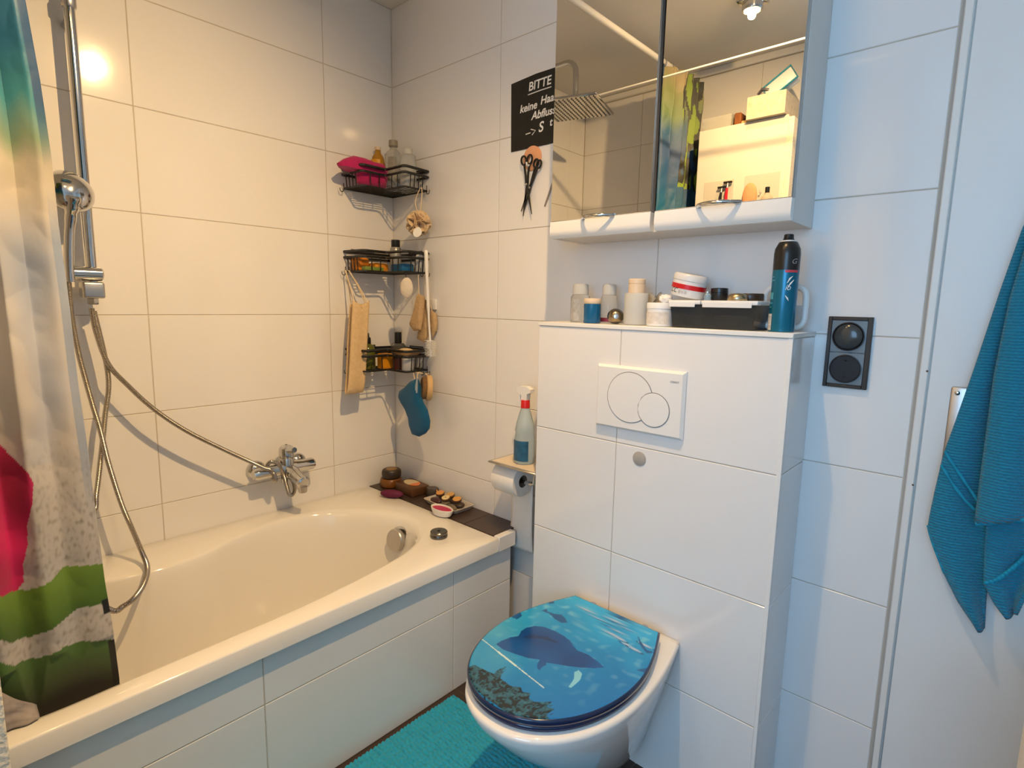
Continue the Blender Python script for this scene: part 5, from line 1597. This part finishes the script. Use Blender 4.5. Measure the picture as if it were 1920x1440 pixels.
AMB = mat('amber_wood', rgb(120, 74, 28), 0.3, var=0.6, vscale=25)
UMB = mat('dark_umber', rgb(52, 40, 32), 0.4, var=0.45, vscale=40)
TANW = mat('tan_inlay', rgb(146, 112, 72), 0.5, var=0.25, vscale=40)
x_, y_ = c5(325, 300)
x_, y_ = 0.064, -0.073
puck('wooden_tin', 'round amber brown wooden tin under the dark one in the corner', 'tin', (x_, y_, LT), 0.045, 0.036, AMB)
puck('wooden_tin', 'round dark umber tin with tan top stacked on the amber one', 'tin', (x_ + 0.002, y_ + 0.002, LT + 0.0375), 0.040, 0.034, UMB, (TANW, 0.55))
WAL = mat('walnut_dark', rgb(92, 60, 36), 0.35, var=0.4, vscale=30, stretch=(1, 4, 1))
cx_, cy_ = 0.189, -0.056
t = thing('wooden_box', (cx_, cy_, LT), 'brown oblong wooden box with a cream and orange oval inlay', 'box')
M = Matrix.Translation((cx_, cy_, LT)) @ Matrix.Rotation(R(-4), 4, 'Z')
MB().box(-0.066, 0.060, -0.044, 0.040, 0.0, 0.036, b=0.006, seg=2, M=M).build('body', WAL, t)
for m_k, a0, a1, nm in ((mat('cream_inlay', rgb(206, 190, 156), 0.4, var=0.25, vscale=60), 70, 290, 'inlay'), (mat('orange_inlay', rgb(220, 128, 70), 0.4, var=0.3, vscale=60), -70, 70, 'inlay')):
    pts = [M @ Vector((-0.006 + 0.044 * math.cos(R(a0 + (a1 - a0) * k / 24)), 0.0 + 0.026 * math.sin(R(a0 + (a1 - a0) * k / 24)), 0.0362)) for k in range(25)]
    MB().add([tuple(p_) for p_ in pts] + [(p_.x, p_.y, p_.z + 0.002) for p_ in pts], [list(range(25, 50))] + [[k, (k + 1) % 25, 25 + (k + 1) % 25, 25 + k] for k in range(25)]).build(nm, m_k, t, smooth=False)
x_, y_ = c5(790, 345)
puck('flat_stone', 'dark grey oval stone at the back of the ledge by the wall', 'stone', (0.284, -0.032, LT), 0.023, 0.034, mat('slate_stone', rgb(70, 62, 56), 0.35, var=0.3, vscale=30), None, 1.25, 0.15)
# purple nubby soap in front
x_, y_ = c5(330, 440)
t = thing('nubby_sponge', (x_, y_, LT), 'dark purple nubby oblong sponge lying on the bath rim', 'sponge')
MB().ell((x_, y_, LT + 0.0155), (0.047, 0.018, 0.0155), 44, 22, M=Matrix.Rotation(R(32), 3, 'Z'), fn=lambda p_: 1 + 0.05 * abs(math.sin(p_.x * 26) * math.sin(p_.y * 14 + p_.z * 14))).build('sponge', mat('purple_nub', rgb(96, 14, 62), 0.6, var=0.3, vscale=120, bump=0.8, bscale=150), t)
# pale tray
T0, T1 = c5(720, 530), c5(1170, 580)
ang = R(-2)
tc_ = (0.412, -0.060)
t = thing('stone_tray', (tc_[0], tc_[1], LT), 'shallow grey white rectangular tray full of dark stones', 'tray')
M = Matrix.Translation((tc_[0], tc_[1], LT)) @ Matrix.Rotation(ang, 4, 'Z')
W2, D2 = 0.094, 0.050
secs = []
for (w, d, z) in ((W2 - 0.012, D2 - 0.010, 0.0), (W2, D2, 0.016), (W2 + 0.001, D2 + 0.001, 0.018), (W2 - 0.003, D2 - 0.003, 0.018), (W2 - 0.014, D2 - 0.012, 0.004)):
    ring_ = []
    for sx_, sy_, a0 in ((1, 1, 0), (-1, 1, 90), (-1, -1, 180), (1, -1, 270)):
        for k in range(5):
            a = R(a0 + 90 * k / 4)
            ring_.append(tuple(M @ Vector((sx_ * (w - 0.012) + 0.012 * math.cos(a), sy_ * (d - 0.012) + 0.012 * math.sin(a), z))))
    secs.append(ring_)
loft(secs).build('tray', mat('pale_stoneware', rgb(190, 180, 170), 0.3, var=0.08), t)
STN = mat('dark_pebble', rgb(66, 52, 48), 0.35, var=0.4, vscale=35)
PRP = mat('purple_brown_pebble', rgb(70, 42, 46), 0.3, var=0.3, vscale=35)
k = 0
for lx, ly, rx, ry, m_k, lab in ((-0.048, -0.022, 0.030, 0.015, PRP, 'long purple brown pebble along the front of the tray'), (-0.050, 0.018, 0.026, 0.015, STN, 'dark pebble in the back corner of the tray near the wooden box'),
                                 (-0.005, 0.022, 0.018, 0.013, STN, 'dark pebble under the tan wood slice at the wall side of the tray'), (0.000, -0.014, 0.017, 0.018, mat('grey_green_pebble', rgb(98, 90, 76), 0.4, var=0.3), 'grey green pebble in the middle of the tray'),
                                 (0.044, 0.012, 0.026, 0.020, STN, 'wide dark pebble under the orange wood slice'), (0.050, -0.024, 0.028, 0.012, mat('olive_pebble', rgb(112, 100, 82), 0.4, var=0.25), 'olive flat pebble at the free end of the tray')):
    c_ = M @ Vector((lx, ly, 0.0145))
    MB().ell(c_, (rx, ry, 0.0102), 24, 12, M=Matrix.Rotation(ang + 0.2 * math.sin(k * 2.3), 3, 'Z')).build('pebble', m_k, None, label=lab, cat='pebble', group='pebbles in the tray')
    k += 1
for (lx, ly, zc, r_, m_k, lab) in ((-0.062, 0.010, 0.026, 0.0170, mat('slice_orange', rgb(212, 150, 84), 0.5, var=0.25, vscale=60), 'light orange wood slice with a little stalk on the pebbles'),
                                   (-0.020, 0.026, 0.026, 0.0165, mat('slice_tan', rgb(204, 162, 96), 0.5, var=0.3, vscale=60), 'tan oval wood slice next to the wall'),
                                   (-0.004, -0.010, 0.0262, 0.0165, mat('slice_cream', rgb(220, 200, 150), 0.5, var=0.3, vscale=60), 'cream wood slice with a dark core'),
                                   (0.036, 0.012, 0.0262, 0.0175, mat('slice_gold', rgb(214, 160, 86), 0.5, var=0.3, vscale=60), 'golden wood slice nearest the free end of the tray')):
    c_ = M @ Vector((lx, ly, zc))
    t = thing('wood_slice', tuple(c_), lab, 'wood slice', 'wood slices on the pebbles')
    nn = Vector((0.06, -0.22, 1)).normalized()
    MB().lathe([(r_ * 0.92, 0), (r_, 0.002), (r_, 0.008), (r_ * 0.94, 0.0095)], c_, nn, 28).build('bark', WAL, t)
    MB().lathe([(r_ * 0.93, 0.0094), (r_ * 0.91, 0.0106), (0, 0.0108)], c_, nn, 28).build('cut_face', m_k, t)
    if 'cream' in lab:
        MB().lathe([(r_ * 0.2, 0.0106), (0, 0.0114)], c_, nn, 12).build('core', UMB, t)
    if 'stalk' in lab:
        MB().tube([tuple(c_ + Vector((-r_ * 0.9, 0, 0.006))), tuple(c_ + Vector((-r_ * 1.3, 0.001, 0.009))), tuple(c_ + Vector((-r_ * 1.5, 0.004, 0.012)))], 0.0022, 8).build('stalk', m_k, t)
# white oval dish with magenta filling, standing on ledge edge and rim
x_, y_ = 0.468, -0.141
t = thing('oval_dish', (x_, y_, LT), 'white oval dish with magenta inside on the ledge edge', 'dish')
Mz = Matrix.Rotation(R(10), 3, 'Z')
secs = []
for a, z in ((0.55, 0.0), (0.80, 0.004), (0.97, 0.018), (1.0, 0.026), (0.96, 0.0275), (0.90, 0.0265), (0.86, 0.022)):
    secs.append([tuple(Vector((x_, y_, LT + z + 0.006 * (math.cos(2 * math.pi * k / 40) * -0.5 + 0.5) * (a if z > 0.01 else 0))) + Mz @ Vector((0.047 * a * math.cos(2 * math.pi * k / 40), 0.027 * a * math.sin(2 * math.pi * k / 40), 0))) for k in range(40)])
loft(secs, True, False).build('bowl', mat('white_stoneware', (0.78, 0.75, 0.70), 0.3), t)
loft([secs[-1], [tuple(Vector((x_, y_, LT + 0.024)) + (Vector(p_) - Vector((x_, y_, LT + 0.024))) * 0.02) for p_ in secs[-1]]], False, True).build('filling', mat('magenta_wax', rgb(178, 18, 78), 0.4, var=0.15, vscale=50), t)

# ------------------------------------------------------------------ tall white cabinet by the foot of the bath (seen in the mirror)
TINTP = mat('lamp_tinted_textured_panel', (0.86, 0.76, 0.58), 0.8, bump=0.9, bscale=140, bdist=0.004, var=0.08, vscale=60)  # cream tint puts the lamp's warm light into this side's colour
CABW = mat('cabinet_white', (0.66, 0.63, 0.57), 0.35, var=0.02)
KX0, KX1, KY, KT = 0.800, 1.169, -1.372, 2.016
t = thing('tall_cabinet', ((KX0 + KX1) / 2, -1.5, 0), 'tall white cabinet standing at the foot of the bath', 'cabinet')
MB().box(KX0, KX1 - 0.004, YN + 0.002, KY - 0.019, 0.0, KT - 0.002).build('carcass', CABW, t, smooth=False)
MB().box(KX0, KX1 - 0.0005, KY - 0.018, KY, 0.004, KT, b=0.0015).build('front', CABW, t)
MB().box(KX1 - 0.0002, KX1 + 0.022, YN + 0.002, KY, 0.0, KT - 0.01, b=0.002).build('side_panel', TINTP, t)
MB().box(KX1 + 0.0225, KX1 + 0.026, -1.50, -1.47, 1.72, 1.99, b=0.001).build('hinge_strip', STEEL, t)


def mp(u, v, y_=KY):
    return mir('y', y_, u, v)


HOOKP = mat('clear_adhesive_pad', (0.80, 0.78, 0.72), 0.2, trans=0.3, ior=1.2, alpha=0.55)
for (u0, v0, u1, v1), lab in (((1321, 343, 1373, 392), 'clear square adhesive holder with razors on the tall cabinet'), ((1397, 330, 1459, 378), 'clear square adhesive holder on the tall cabinet under the box')):
    a, b = mp(u0, v0), mp(u1, v1)
    t = thing('adhesive_holder', ((a[0] + b[0]) / 2, KY, b[2]), lab, 'holder', 'clear holders on the cabinet')
    MB().box(a[0], b[0], KY + 0.0005, KY + 0.0022, b[2], a[2], b=0.0008).build('pad', HOOKP, t)
    MB().tube(spline([((a[0] + b[0]) / 2, KY + 0.002, b[2] + 0.045), ((a[0] + b[0]) / 2, KY + 0.016, b[2] + 0.040), ((a[0] + b[0]) / 2, KY + 0.022, b[2] + 0.050)], 4), 0.0022, 8).build('prong', CLEAR, t)
for (u, v, w, l, m_k, lab) in ((1350, 372, 0.010, 0.085, BLACK, 'black razor handle in the clear holder'), (1361, 366, 0.011, 0.100, mat('red_handle', rgb(196, 22, 40), 0.35), 'red and grey razor handle in the clear holder')):
    c_ = mp(u, v, KY + 0.02)
    t = thing('razor', (c_[0], KY + 0.020, c_[2] - l / 2), lab, 'razor')
    MB().tube([(c_[0], KY + 0.014, c_[2] - l / 2), (c_[0], KY + 0.018, c_[2]), (c_[0] + 0.002, KY + 0.018, c_[2] + l * 0.3)], [w * 0.5, w * 0.6, w * 0.45], 12).build('grip', m_k, t)
    MB().tube([(c_[0] + 0.002, KY + 0.018, c_[2] + l * 0.3), (c_[0] + 0.003, KY + 0.016, c_[2] + l * 0.5)], [w * 0.4, w * 0.25], 10).build('neck', STEEL, t)
    MB().box(c_[0] - 0.016, c_[0] + 0.020, KY + 0.008, KY + 0.018, c_[2] + l * 0.5, c_[2] + l * 0.5 + 0.008, b=0.001).build('blade_head', BLACK, t)
c_ = mp(1405, 368, KY + 0.018)
MB().ell((c_[0], KY + 0.016, c_[2]), (0.030, 0.012, 0.055), 26, 16).build('peach_sponge', mat('peach_sponge', rgb(214, 150, 110), 0.9, bump=0.5, bscale=150, var=0.12, vscale=60), None, label='peach coloured oval sponge hanging on the tall cabinet', cat='sponge')
c_ = mp(1438, 372, KY + 0.024)
bottle('perfume_bottle', 'round clear perfume bottle with a black cap on the tall cabinet', 'bottle', (c_[0], KY + 0.026, c_[2] - 0.028), [(0, 0.0), (0.018, 0.0), (0.024, 0.010), (0.025, 0.022), (0.020, 0.036), (0.009, 0.044), (0.007, 0.050)],
       mat('rosy_glass', (0.85, 0.72, 0.58), 0.08, trans=0.6, ior=1.3), [(0.008, 0.050), (0.009, 0.051), (0.009, 0.072), (0, 0.073)], BLACK)
# on top of it
a, b = mp(1409, 183), mp(1468, 201)
t = thing('carton', ((a[0] + b[0]) / 2, -1.45, KT), 'white speckled carton holding pads on top of the tall cabinet', 'box')
SPK = mat('speckled_card', rgb(200, 188, 166), 0.6, var=0.4, vscale=60)
zc0, zc1 = KT + 0.001, KT + 0.088
x0_, x1_ = 1.010, 1.160
YF = KY + 0.026
for q in ((x0_, x1_, YF - 0.003, YF, zc0, zc1), (x0_, x1_, -1.553, -1.55, zc0, zc1), (x0_, x0_ + 0.003, -1.55, YF - 0.003, zc0, zc1), (x1_ - 0.003, x1_, -1.55, YF - 0.003, zc0, zc1), (x0_ + 0.003, x1_ - 0.003, -1.55, YF - 0.003, zc0, zc0 + 0.003)):
    MB().box(*q).build('panel', SPK, t, smooth=False)
TEALP = mat('teal_pouch', rgb(40, 140, 170), 0.4, var=0.2, vscale=30)
MB().box(1.02, 1.15, -1.53, -1.40, zc0 + 0.004, zc0 + 0.082, b=0.01, seg=2).build('pouch', TEALP, None, label='teal pouch stuffed into the speckled carton', cat='pouch')
t = thing('plastic_pack', (1.10, -1.46, zc1), 'white plastic pack with a teal rim leaning on the carton', 'pack')
M = Matrix.Translation((1.105, -1.455, zc1 + 0.058)) @ Matrix.Rotation(R(-32), 4, 'Y') @ Matrix.Rotation(R(10), 4, 'X')
MB().box(-0.062, 0.062, -0.020, 0.020, -0.032, 0.032, b=0.006, seg=2, M=M).build('pack', mat('white_film', (0.78, 0.80, 0.82), 0.2), t)
MB().tube([tuple(M @ Vector(q)) for q in ((-0.062, 0.021, -0.032), (0.062, 0.021, -0.032), (0.062, 0.021, 0.032), (-0.062, 0.021, 0.032))], 0.004, 8, closed=True).build('rim', TEALP, t)
t = thing('hair_clip', (1.02, -1.43, zc1), 'grey hair clip and comb sticking out of the carton', 'hair clip')
for k in range(3):
    MB().tube([(1.022 + 0.012 * k, -1.44, zc1 - 0.02), (1.020 + 0.013 * k, -1.44, zc1 + 0.040 + 0.012 * k)], 0.0035, 8).build('tooth', mat('slate_plastic', rgb(96, 96, 104), 0.3), t)
MB().tube([(1.018, -1.44, zc1 + 0.035), (1.035, -1.43, zc1 + 0.05), (1.060, -1.44, zc1 + 0.045)], 0.006, 10).build('spine', mat('slate_plastic2', rgb(86, 84, 96), 0.3), t)
# clear trays at the left end, brown wooden things between
for k in range(3):
    z = KT + 0.001 + 0.014 * k
    secs = []
    for w, d, h_ in ((0.058, 0.080, 0.0), (0.066, 0.088, 0.024), (0.064, 0.086, 0.024), (0.056, 0.078, 0.002)):
        secs.append([(0.868 + sx_ * w, -1.475 + sy_ * d, z + h_) for sx_, sy_ in ((1, 1), (-1, 1), (-1, -1), (1, -1))])
    loft(secs).build('plastic_tray', mat('milky_clear_plastic', (0.72, 0.72, 0.68), 0.2, trans=0.45, ior=1.2), None, smooth=False,
                     label=['lowest milky plastic tray of the stack on the tall cabinet', 'middle milky plastic tray of the stack on the tall cabinet', 'top milky plastic tray of the stack on the tall cabinet'][k], cat='tray', group='trays on the tall cabinet')
BRN = mat('brown_wood_block', rgb(126, 76, 40), 0.5, var=0.3, vscale=30)
MB().box(0.942, 0.972, -1.45, -1.39, KT + 0.0005, KT + 0.052, b=0.004).build('wooden_block', BRN, None, label='upright brown wooden block on the tall cabinet', cat='block')
MB().box(0.975, 1.006, -1.50, -1.385, KT + 0.0005, KT + 0.014, b=0.003).build('wooden_comb', mat('light_wood', rgb(200, 160, 108), 0.5, var=0.2), None, label='flat light wooden comb on the tall cabinet', cat='comb')
MB().ell((0.990, -1.44, KT + 0.0265), (0.020, 0.045, 0.012), 20, 12).build('hair_brush_head', mat('dark_brush', rgb(44, 40, 40), 0.5), None, label='dark oval hairbrush head lying on the wooden comb', cat='brush')
